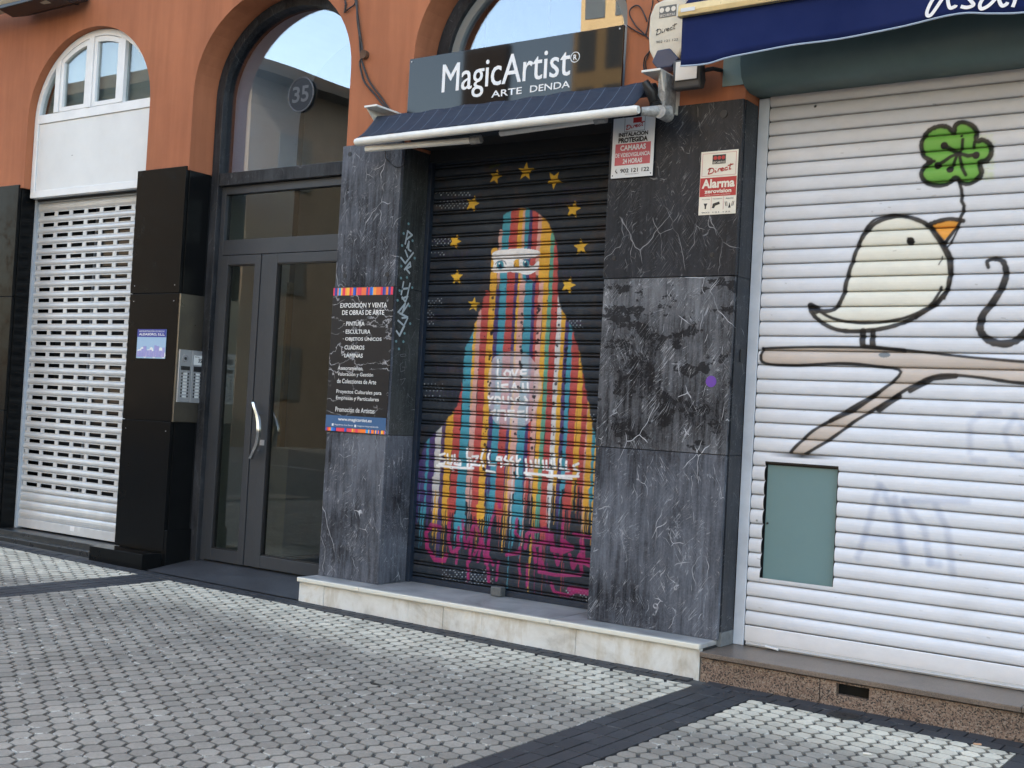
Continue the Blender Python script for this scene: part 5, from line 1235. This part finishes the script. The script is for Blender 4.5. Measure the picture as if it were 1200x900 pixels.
# ================================================================== SIGNS ON THE STONE
def plate(name, label, cat, m, x0, x1, z0, z1, y, t=.004, bev=.003):
    o = thing(name, label, cat); bxo('plate', m, o, x0, x1, y-t, y, z0, z1, bev); return o
YPL = 5.93
al = plate('alarm_plate', 'cream and red alarm plate on the upper slab of the wide marble pier', 'sign', M['cream'], -2.952, -2.732, 2.452, 2.800, YPL-.001)
x0, x1 = -2.952, -2.732; ya = YPL-.0062
bxo('red_band', M['red'], al, x0+.003, x1-.003, ya, YPL-.005, 2.552, 2.655)
fr_ = MB(); 
for q in ((x0+.01, x1-.01, 2.664, 2.6655), (x0+.01, x1-.01, 2.787, 2.7885), (x0+.01, x0+.0115, 2.664, 2.788), (x1-.0115, x1-.01, 2.664, 2.788)): fr_.box(q[0], q[1], ya, YPL-.005, q[2], q[3])
fr_.build('border_line', M['redfade'], al)
bxo('logo_block', M['ktext'], al, x0+.07, x0+.148, ya, YPL-.005, 2.728, 2.778)
for i in range(3): MB().tube([(x0+.086+i*.024, ya+.0005, 2.761), (x0+.086+i*.024, ya-.0005, 2.761)], .0105, 14).build('logo_dot', M['red'], al)
text('SECURITAS', M['cream'], al, x0+.073, x0+.145, 2.731, 2.742, ya-.0005)
direct(al, x0+.045, 2.672, .15, .055, ya-.0004, M['red'], .006)
text('Alarma', M['cream'], al, x0+.014, x1-.012, 2.597, 2.647, ya-.0005, bold=.035)
text('zerovision', M['cream'], al, x0+.032, x1-.030, 2.569, 2.590, ya-.0005, bold=.03)
text('SIEMPRE LE CUIDAMOS LA SEGURIDAD', M['cream'], al, x0+.035, x1-.035, 2.557, 2.562, ya-.0005)
ic = MB(); ic.box(x0+.074, x0+.0752, ya, YPL-.005, 2.478, 2.548); ic.box(x0+.146, x0+.1472, ya, YPL-.005, 2.478, 2.548); ic.build('divider_line', M['redfade'], al)
ic = MB(); ic.prism_xz([(x0+.030, 2.515), (x0+.052, 2.515), (x0+.045, 2.498), (x0+.045, 2.485), (x0+.037, 2.485), (x0+.037, 2.498)], ya, YPL-.005)
ic.prism_xz([(x0+.085, 2.512), (x0+.122, 2.522), (x0+.126, 2.508), (x0+.100, 2.500), (x0+.092, 2.487), (x0+.080, 2.488)], ya, YPL-.005)
for k in (-.020, -.013, .013, .020): ic.prism_xz([(x0+.181+k, 2.495), (x0+.184+k, 2.495), (x0+.184+k*1.3, 2.52), (x0+.181+k*1.3, 2.52)], ya, YPL-.005)
ic.prism_xz([(x0+.176, 2.485), (x0+.190, 2.485), (x0+.183, 2.514)], ya, YPL-.005); ic.build('pictogram', M['ktext'], al)
text('Zona protegida', M['ktext'], al, x0+.018, x0+.066, 2.533, 2.541, ya-.0004); text('Videovigilancia', M['ktext'], al, x0+.082, x0+.140, 2.533, 2.541, ya-.0004); text('Alarma', M['ktext'], al, x0+.160, x0+.205, 2.533, 2.541, ya-.0004)
text('902 121 122', M['ktext'], al, x0+.02, x1-.03, 2.461, 2.468, ya-.0004)

# protected installation sign hanging in front of the pier, under the awning end
cs = plate('camera_warning_sign', 'white and faded red camera warning sign under the right end of the navy awning', 'sign', M['alarmwhite'], -3.512, -3.242, 2.690, 3.035, 5.918, .004)
x0, x1 = -3.512, -3.242; ya = 5.9128; yb = 5.914
bxo('red_band', M['redfade'], cs, x0+.022, x1-.02, ya, yb, 2.762, 2.885)
bxo('logo_block', M['red'], cs, x0+.13, x0+.185, ya, yb, 3.00, 3.03)
direct(cs, x0+.085, 2.962, .12, .045, ya-.0004, M['red'], .005)
fr_ = MB()
for q in ((x0+.075, x0+.077, 2.955, 3.03), (x0+.205, x0+.207, 2.955, 3.03), (x0+.075, x0+.207, 2.953, 2.955)): fr_.box(q[0], q[1], ya, yb, q[2], q[3])
fr_.build('border_line', M['ktext'], cs)
text('INSTALACION', M['ktext'], cs, x0+.040, x1-.040, 2.925, 2.949, ya-.0004, bold=.05); text('PROTEGIDA', M['ktext'], cs, x0+.040, x1-.040, 2.890, 2.920, ya-.0004, bold=.055)
text('CAMARAS', M['alarmwhite'], cs, x0+.055, x1-.05, 2.845, 2.876, ya-.0004, bold=.03); text('DE VIDEOVIGILANCIA', M['alarmwhite'], cs, x0+.025, x1-.022, 2.808, 2.832, ya-.0004, bold=.02); text('24 HORAS', M['alarmwhite'], cs, x0+.075, x1-.07, 2.770, 2.798, ya-.0004, bold=.03)
text('902 121 122', M['ktext'], cs, x0+.062, x1-.022, 2.718, 2.742, ya-.0004, bold=.02); text('SECURITAS DIRECT', M['ktext'], cs, x0+.095, x1-.085, 2.706, 2.711, ya-.0004)
MB().tube(smooth([(x0+.035, 2.74), (x0+.030, 2.73), (x0+.038, 2.718)], 3) and [(x0+.035, ya, 2.74), (x0+.030, ya, 2.73), (x0+.042, ya, 2.718)], .003, 6).build('phone_symbol', M['ktext'], cs)
for x in (x0+.012, x1-.012): MB().tube([(x, ya-.001, 2.705), (x, ya, 2.705)], .004, 8).build('sign_screw', M['ktext'], cs)

# poster board on left marble pier
def board_marble():
    m, nt, p, g = mk('printed_marble_board'); P = g.outputs['Position']
    rot = nt.nodes.new('ShaderNodeMapping'); rot.inputs['Rotation'].default_value = (0, math.radians(-40), 0); rot.inputs['Scale'].default_value = (1.2, 1, 5.0); nt.links.new(P, rot.inputs['Vector'])
    wob = N(nt, 'ShaderNodeTexNoise', Scale=5, Detail=5, Roughness=.6); nt.links.new(P, wob.inputs['Vector'])
    wm = nt.nodes.new('ShaderNodeVectorMath'); wm.operation = 'MULTIPLY_ADD'; wm.inputs[1].default_value = (.8, .8, .8); nt.links.new(wob.outputs['Color'], wm.inputs[0]); nt.links.new(rot.outputs[0], wm.inputs[2])
    v = N(nt, 'ShaderNodeTexVoronoi', Scale=1.7); v.feature = 'DISTANCE_TO_EDGE'; nt.links.new(wm.outputs[0], v.inputs['Vector'])
    n = N(nt, 'ShaderNodeTexNoise', Scale=7, Detail=3); nt.links.new(P, n.inputs['Vector'])
    mr = nt.nodes.new('ShaderNodeMapRange'); mr.inputs[2].default_value = .022; mr.inputs[3].default_value = 1; mr.inputs[4].default_value = 0; nt.links.new(v.outputs['Distance'], mr.inputs[0])
    mm = nt.nodes.new('ShaderNodeMapRange'); mm.inputs[1].default_value = .45; mm.inputs[2].default_value = .6; nt.links.new(n.outputs[0], mm.inputs[0])
    mu = nt.nodes.new('ShaderNodeMath'); mu.operation = 'MULTIPLY'; nt.links.new(mr.outputs[0], mu.inputs[0]); nt.links.new(mm.outputs[0], mu.inputs[1])
    x = mixc(nt, 'MIX', None, (.008, .008, .010, 1), (.42, .42, .44, 1)); nt.links.new(mu.outputs[0], x.inputs[0]); nt.links.new(x.outputs[2], p.inputs['Base Color']); p.inputs['Roughness'].default_value = .35
    return m
bx0, bx1, bz0, bz1 = -5.632, -5.098, 1.136, 2.102
pb = thing('price_board', 'tall black art shop board with white text on the left marble pier', 'board')
bxo('board_panel', board_marble(), pb, bx0, bx1, 5.921, 5.9285, bz0, bz1, .001)
yb = 5.9205
band = [(238, 120, 40), (40, 90, 190), (220, 50, 70), (240, 180, 60), (225, 60, 90), (90, 80, 150), (230, 110, 60), (60, 150, 210), (225, 45, 75), (40, 60, 140), (240, 150, 60), (220, 60, 80)]
BM = [mat('print_stripe', lin(c), .5) for c in band]
def bandrow(z0, z1, n, seed):
    r_ = random.Random(seed); x = bx0+.004; 
    while x < bx1-.004:
        w_ = r_.uniform(.008, .024); bxo('print_stripe', BM[r_.randrange(len(BM))], pb, x, min(x+w_, bx1-.004), yb-.0006, yb, z0, z1); x += w_
bandrow(2.046, 2.097, 30, 3); bandrow(1.140, 1.163, 30, 9)
bxo('blue_band', mat('print_blue', (.035, .10, .22), .5), pb, bx0+.002, bx1-.002, yb-.0006, yb, 1.165, 1.245)
def bt(s, fx0, fx1, fz, h, **k): text(s, M['wtext'], pb, bx0+fx0, bx0+fx1, fz, fz+h, yb-.0012, **k)
bt('EXPOSICIÓN Y VENTA', .075, .485, 1.963, .040, bold=.015); bt('DE OBRAS DE ARTE', .095, .465, 1.915, .032, bold=.015)
for s, z, x1_ in (('· PINTURA', 1.843, .30), ('· ESCULTURA', 1.790, .355), ('· OBJETOS ÚNICOS', 1.738, .455), ('· CUADROS', 1.685, .31), ('· LÁMINAS', 1.632, .30)): bt(s, .115, x1_, z, .028 if 'Á' not in s and 'Ú' not in s else .034, bold=.015)
bt('Asesoramiento,', .085, .31, 1.545, .030, bold=.005); bt('Valoración y Gestión', .085, .40, 1.502, .032, bold=.005); bt('de Colecciones de Arte', .085, .43, 1.460, .030, bold=.005)
bt('Proyectos Culturales para', .085, .48, 1.386, .032, bold=.005); bt('Empresas y Particulares', .085, .46, 1.343, .032, bold=.005); bt('Promoción de Artistas', .085, .43, 1.270, .032, bold=.005)
bt('www.magicartist.es', .115, .41, 1.205, .026, bold=.015); bt('MagicArtist Arte Denda', .085, .25, 1.176, .013); bt('magicartistartedenda', .285, .47, 1.176, .013)
for x in (.06, .262): bxo('social_icon', M['wtext'], pb, bx0+x, bx0+x+.015, yb-.0012, yb-.0006, 1.174, 1.190)

# blue and white notice on black pier
nb = thing('manager_notice', 'small blue and white property manager notice on the black granite pier', 'sign')
nx0, nx1, nz0, nz1 = -7.660, -7.325, 1.592, 1.815
nx0, nx1 = -7.665, -7.328; yn = 5.9345
bxo('notice_plate', mat('notice_pale_blue', (.30, .45, .62), .3), nb, nx0, nx1, yn-.003, yn, nz0, nz1, .001)
bxo('header_band', mat('notice_blue', (.020, .035, .26), .3), nb, nx0, nx1, yn-.004, yn-.003, 1.755, nz1)
text('ADMINISTRACIÓN DE FINCAS', M['wtext'], nb, nx0+.02, nx1-.02, 1.793, 1.808, yn-.0045); text('ALDASORO, S.L.L.', M['wtext'], nb, nx0+.02, nx1-.015, 1.764, 1.785, yn-.0045, bold=.03)
cb = MB(); r_ = random.Random(4)
x = nx0+.006
while x < nx1-.03:
    w_ = r_.uniform(.02, .04); h = r_.uniform(.03, .085); cb.box(x, x+w_*.9, yn-.0045, yn-.003, nz0+.012, nz0+.02+h); x += w_
cb.build('skyline_print', mat('notice_lilac', (.28, .27, .55), .4), nb)
cl_ = MB()
for i in range(9): cl_.tube([(nx0+.03+i*.036, yn-.0034, nz0+.045+.02*math.sin(i*2.1)), (nx0+.03+i*.036, yn-.003, nz0+.045+.02*math.sin(i*2.1))], .024, 12)
cl_.build('cloud_print', M['wtext'], nb)

# steel intercom column on the side of the black pier (faces +x)
ic_ = thing('intercom_panel', 'bronze steel panel with grey door intercom on the side of the black pier', 'intercom')
XI = -7.205
bxo('steel_plate', M['steel'], ic_, -7.236, XI, 5.942, 6.208, 1.122, 2.087, .003)
y0, y1, z0, z1 = 5.957, 6.200, 1.272, 1.668
ip = bxo('call_panel', M['steel2'], ic_, XI, XI+.012, y0, (y0+y1)/2-.001, z0, z1, .003); ip2 = bxo('call_panel', M['steel2'], ic_, XI, XI+.012, (y0+y1)/2+.001, y1, z0, z1, .003)
XP = XI+.0125
MB().tube([(XP-.001, y0+.055, 1.605), (XP+.003, y0+.055, 1.605)], .028, 20).build('camera_bezel', mat('bezel_grey', (.25, .25, .26), .4), ip)
MB().tube([(XP+.001, y0+.055, 1.602), (XP+.005, y0+.055, 1.602)], .012, 16).build('camera_lens', M['btn'], ip)
bxo('speaker_grille', M['btn'], ip, XP-.001, XP+.001, y0+.02, y0+.105, 1.515, 1.545); bxo('display', M['btn'], ip2, XP-.001, XP+.001, y0+.140, y0+.225, 1.508, 1.548)
bxo('number_plate', M['plate'], ip2, XP-.001, XP+.0008, y0+.138, y0+.222, 1.560, 1.632)
text('35', M['ktext'], ip2, 0, .034, 0, .032, 0, nx=(0, 1, 0), base=(XP+.0012, y0+.180, 1.578), bold=.03)
text('PORTAL', M['ktext'], ip2, 0, .045, 0, .008, 0, nx=(0, 1, 0), base=(XP+.0012, y0+.146, 1.616), bold=.03)
bp = bxo('call_button', M['plate'], ip, XP-.001, XP+.002, -.018, .018, -.007, .007, .001); bp.location = (0, 0, 0)
me_b = bp.data; bpy.data.objects.remove(bp)
me_k = MB().box(XP-.001, XP+.0025, -.006, .006, -.006, .006); ko = me_k.build('call_key', M['btn'], ip); me_k = ko.data; bpy.data.objects.remove(ko)
for c, par in ((0, ip), (1, ip2)):
    for r_i in range(8):
        zc = 1.488-r_i*.0245
        o = link('name_plate', me_b, par); o.location = (0, y0+.063+c*.120, zc)
        for s_ in (-1, 1): o = link('call_key', me_k, par); o.location = (0, y0+.063+c*.120+s_*.030, zc+.001)

ps_ = MB().tube([(wall_point(833, 447, 5.93)[0], 5.9335, wall_point(833, 447, 5.93)[1]), (wall_point(833, 447, 5.93)[0], 5.9318, wall_point(833, 447, 5.93)[1])], .031, 24).build('round_sticker', M['purple']); tag(ps_, 'small round purple sticker on the middle slab of the wide marble pier', 'sticker')

# ================================================================== SMALL THINGS ON THE GROUND
dc = thing('drain_cover', 'small round iron drain cover beside the brown granite step', 'drain cover')
dx, dy = -1.905, 5.605
MB().tube([(dx, dy, gz(dx)-.01), (dx, dy, gz(dx)+.002)], .078, 28).build('cover_rim', mat('iron', (.03, .03, .03), .5, var=.3, vscale=40), dc)
MB().tube([(dx, dy, gz(dx)+.001), (dx, dy, gz(dx)+.005)], .062, 28).build('cover_lid', mat('iron_lid', (.022, .022, .022), .45, var=.4, vscale=60), dc)
MB().tube([(dx, dy, gz(dx)+.004), (dx, dy, gz(dx)+.0065)], .010, 10).build('lift_hole', M['blk'], dc)
def gpt(px, py):
    d = RGT*(px-600)-UPV*(py-450)+FWD*FPX; t = (gz(-3)-CAMH)/d.z; return d.x*t, d.y*t
for k, (px, py, lb) in enumerate(((1011.5, 881, 'white cigarette end on the tiles in front of the granite step'), (1141, 869, 'tan filter stub on the tiles near the right picture edge'))):
    x, y = gpt(px, py); o = MB().tube([(x, y, gz(x)+.006), (x+.03, y+.012, gz(x)+.006)], .004, 8).build('cigarette_butt', mat('butt', (.65, .62, .55) if k == 0 else (.5, .3, .18), .8)); tag(o, lb, 'cigarette butt')
for k, (px, py, r, lb) in enumerate(((440, 804, .035, 'dark dry leaf lying on grey tiles left of centre'), (202, 719, .02, 'small dark leaf scrap on tiles below the entrance'))):
    x, y = gpt(px, py); b_ = MB(); n = 12
    for i in range(n): t = i/n*2*math.pi; b_.v.append((x+r*math.cos(t), y+r*.35*math.sin(t)*(1+.3*math.cos(3*t)), gz(x)+.004+.004*math.cos(2*t)))
    b_.f.append(tuple(range(n))); o = b_.build('leaf', mat('dry_leaf', (.02, .018, .014), .8)); o.modifiers.new('t', 'SOLIDIFY').thickness = .001; tag(o, lb, 'leaf')

# ================================================================== ACROSS THE STREET (seen only as reflections)
def block(name, label, m, x0, x1, y0, y1, h, faces, wm, floors, pitchw, roof=None, ww=1.3, wh=1.5):
    o = thing(name, label, 'building'); bxo('wall', m, o, x0, x1, y0, y1, -1, h)
    wb = []
    for f in faces:
        if f == 'x1': L_ = y1-y0; nw = int(L_/pitchw)
        else: L_ = x1-x0; nw = int(L_/pitchw)
        for fl_ in range(floors):
            zc = 2.2+fl_*3.0
            if zc+wh/2 > h-.4: continue
            for i in range(nw):
                c = (i+.5)*L_/nw
                b_ = MB()
                if f == 'x1': b_.box(x1-.1, x1+.03, y0+c-ww/2, y0+c+ww/2, zc-wh/2, zc+wh/2)
                else: b_.box(x0+c-ww/2, x0+c+ww/2, y1-.1, y1+.03, zc-wh/2, zc+wh/2)
                b_.build('window', wm, o)
    if roof: bxo('roof', roof, o, x0-.5, x1+.6, y0-.5, y1+.5, h, h+.35); bxo('gutter', M['blk'], o, x1+.6, x1+.72, y0-.5, y1+.5, h-.02, h+.14)
    return o
M['far_w'] = mat('far_window', (.05, .06, .065), .15)
M['far_och'] = mat('far_ochre', (.11, .09, .065), .9, var=.1, vscale=.5)
M['far_gold'] = mat('far_gold_cladding', (.30, .22, .11), .6, var=.1, vscale=.5)
M['far_dark'] = mat('far_dark_brick', (.035, .028, .022), .9)
M['far_pale'] = mat('far_pale_render', (.42, .42, .40), .9)
block('apartment_block', 'ochre apartment block with dark eaves mirrored in the entrance fanlight', M['far_och'], -36, -25, -45, -10.2, 10.3, ('x1',), M['far_w'], 3, 3.2, M['far_dark'])
block('office_block', 'tall golden clad office block mirrored in the shop sign', M['far_gold'], -33.4, 12, -52, -40, 34, ('y1',), M['far_w'], 9, 1.65, None, 1.1, 2.2)
block('tower_block', 'narrow dark tower mirrored in the left part of the shop sign', M['far_dark'], -45.2, -42.0, -46.6, -46, 23.6, ('y1',), M['far_w'], 5, 2.2)
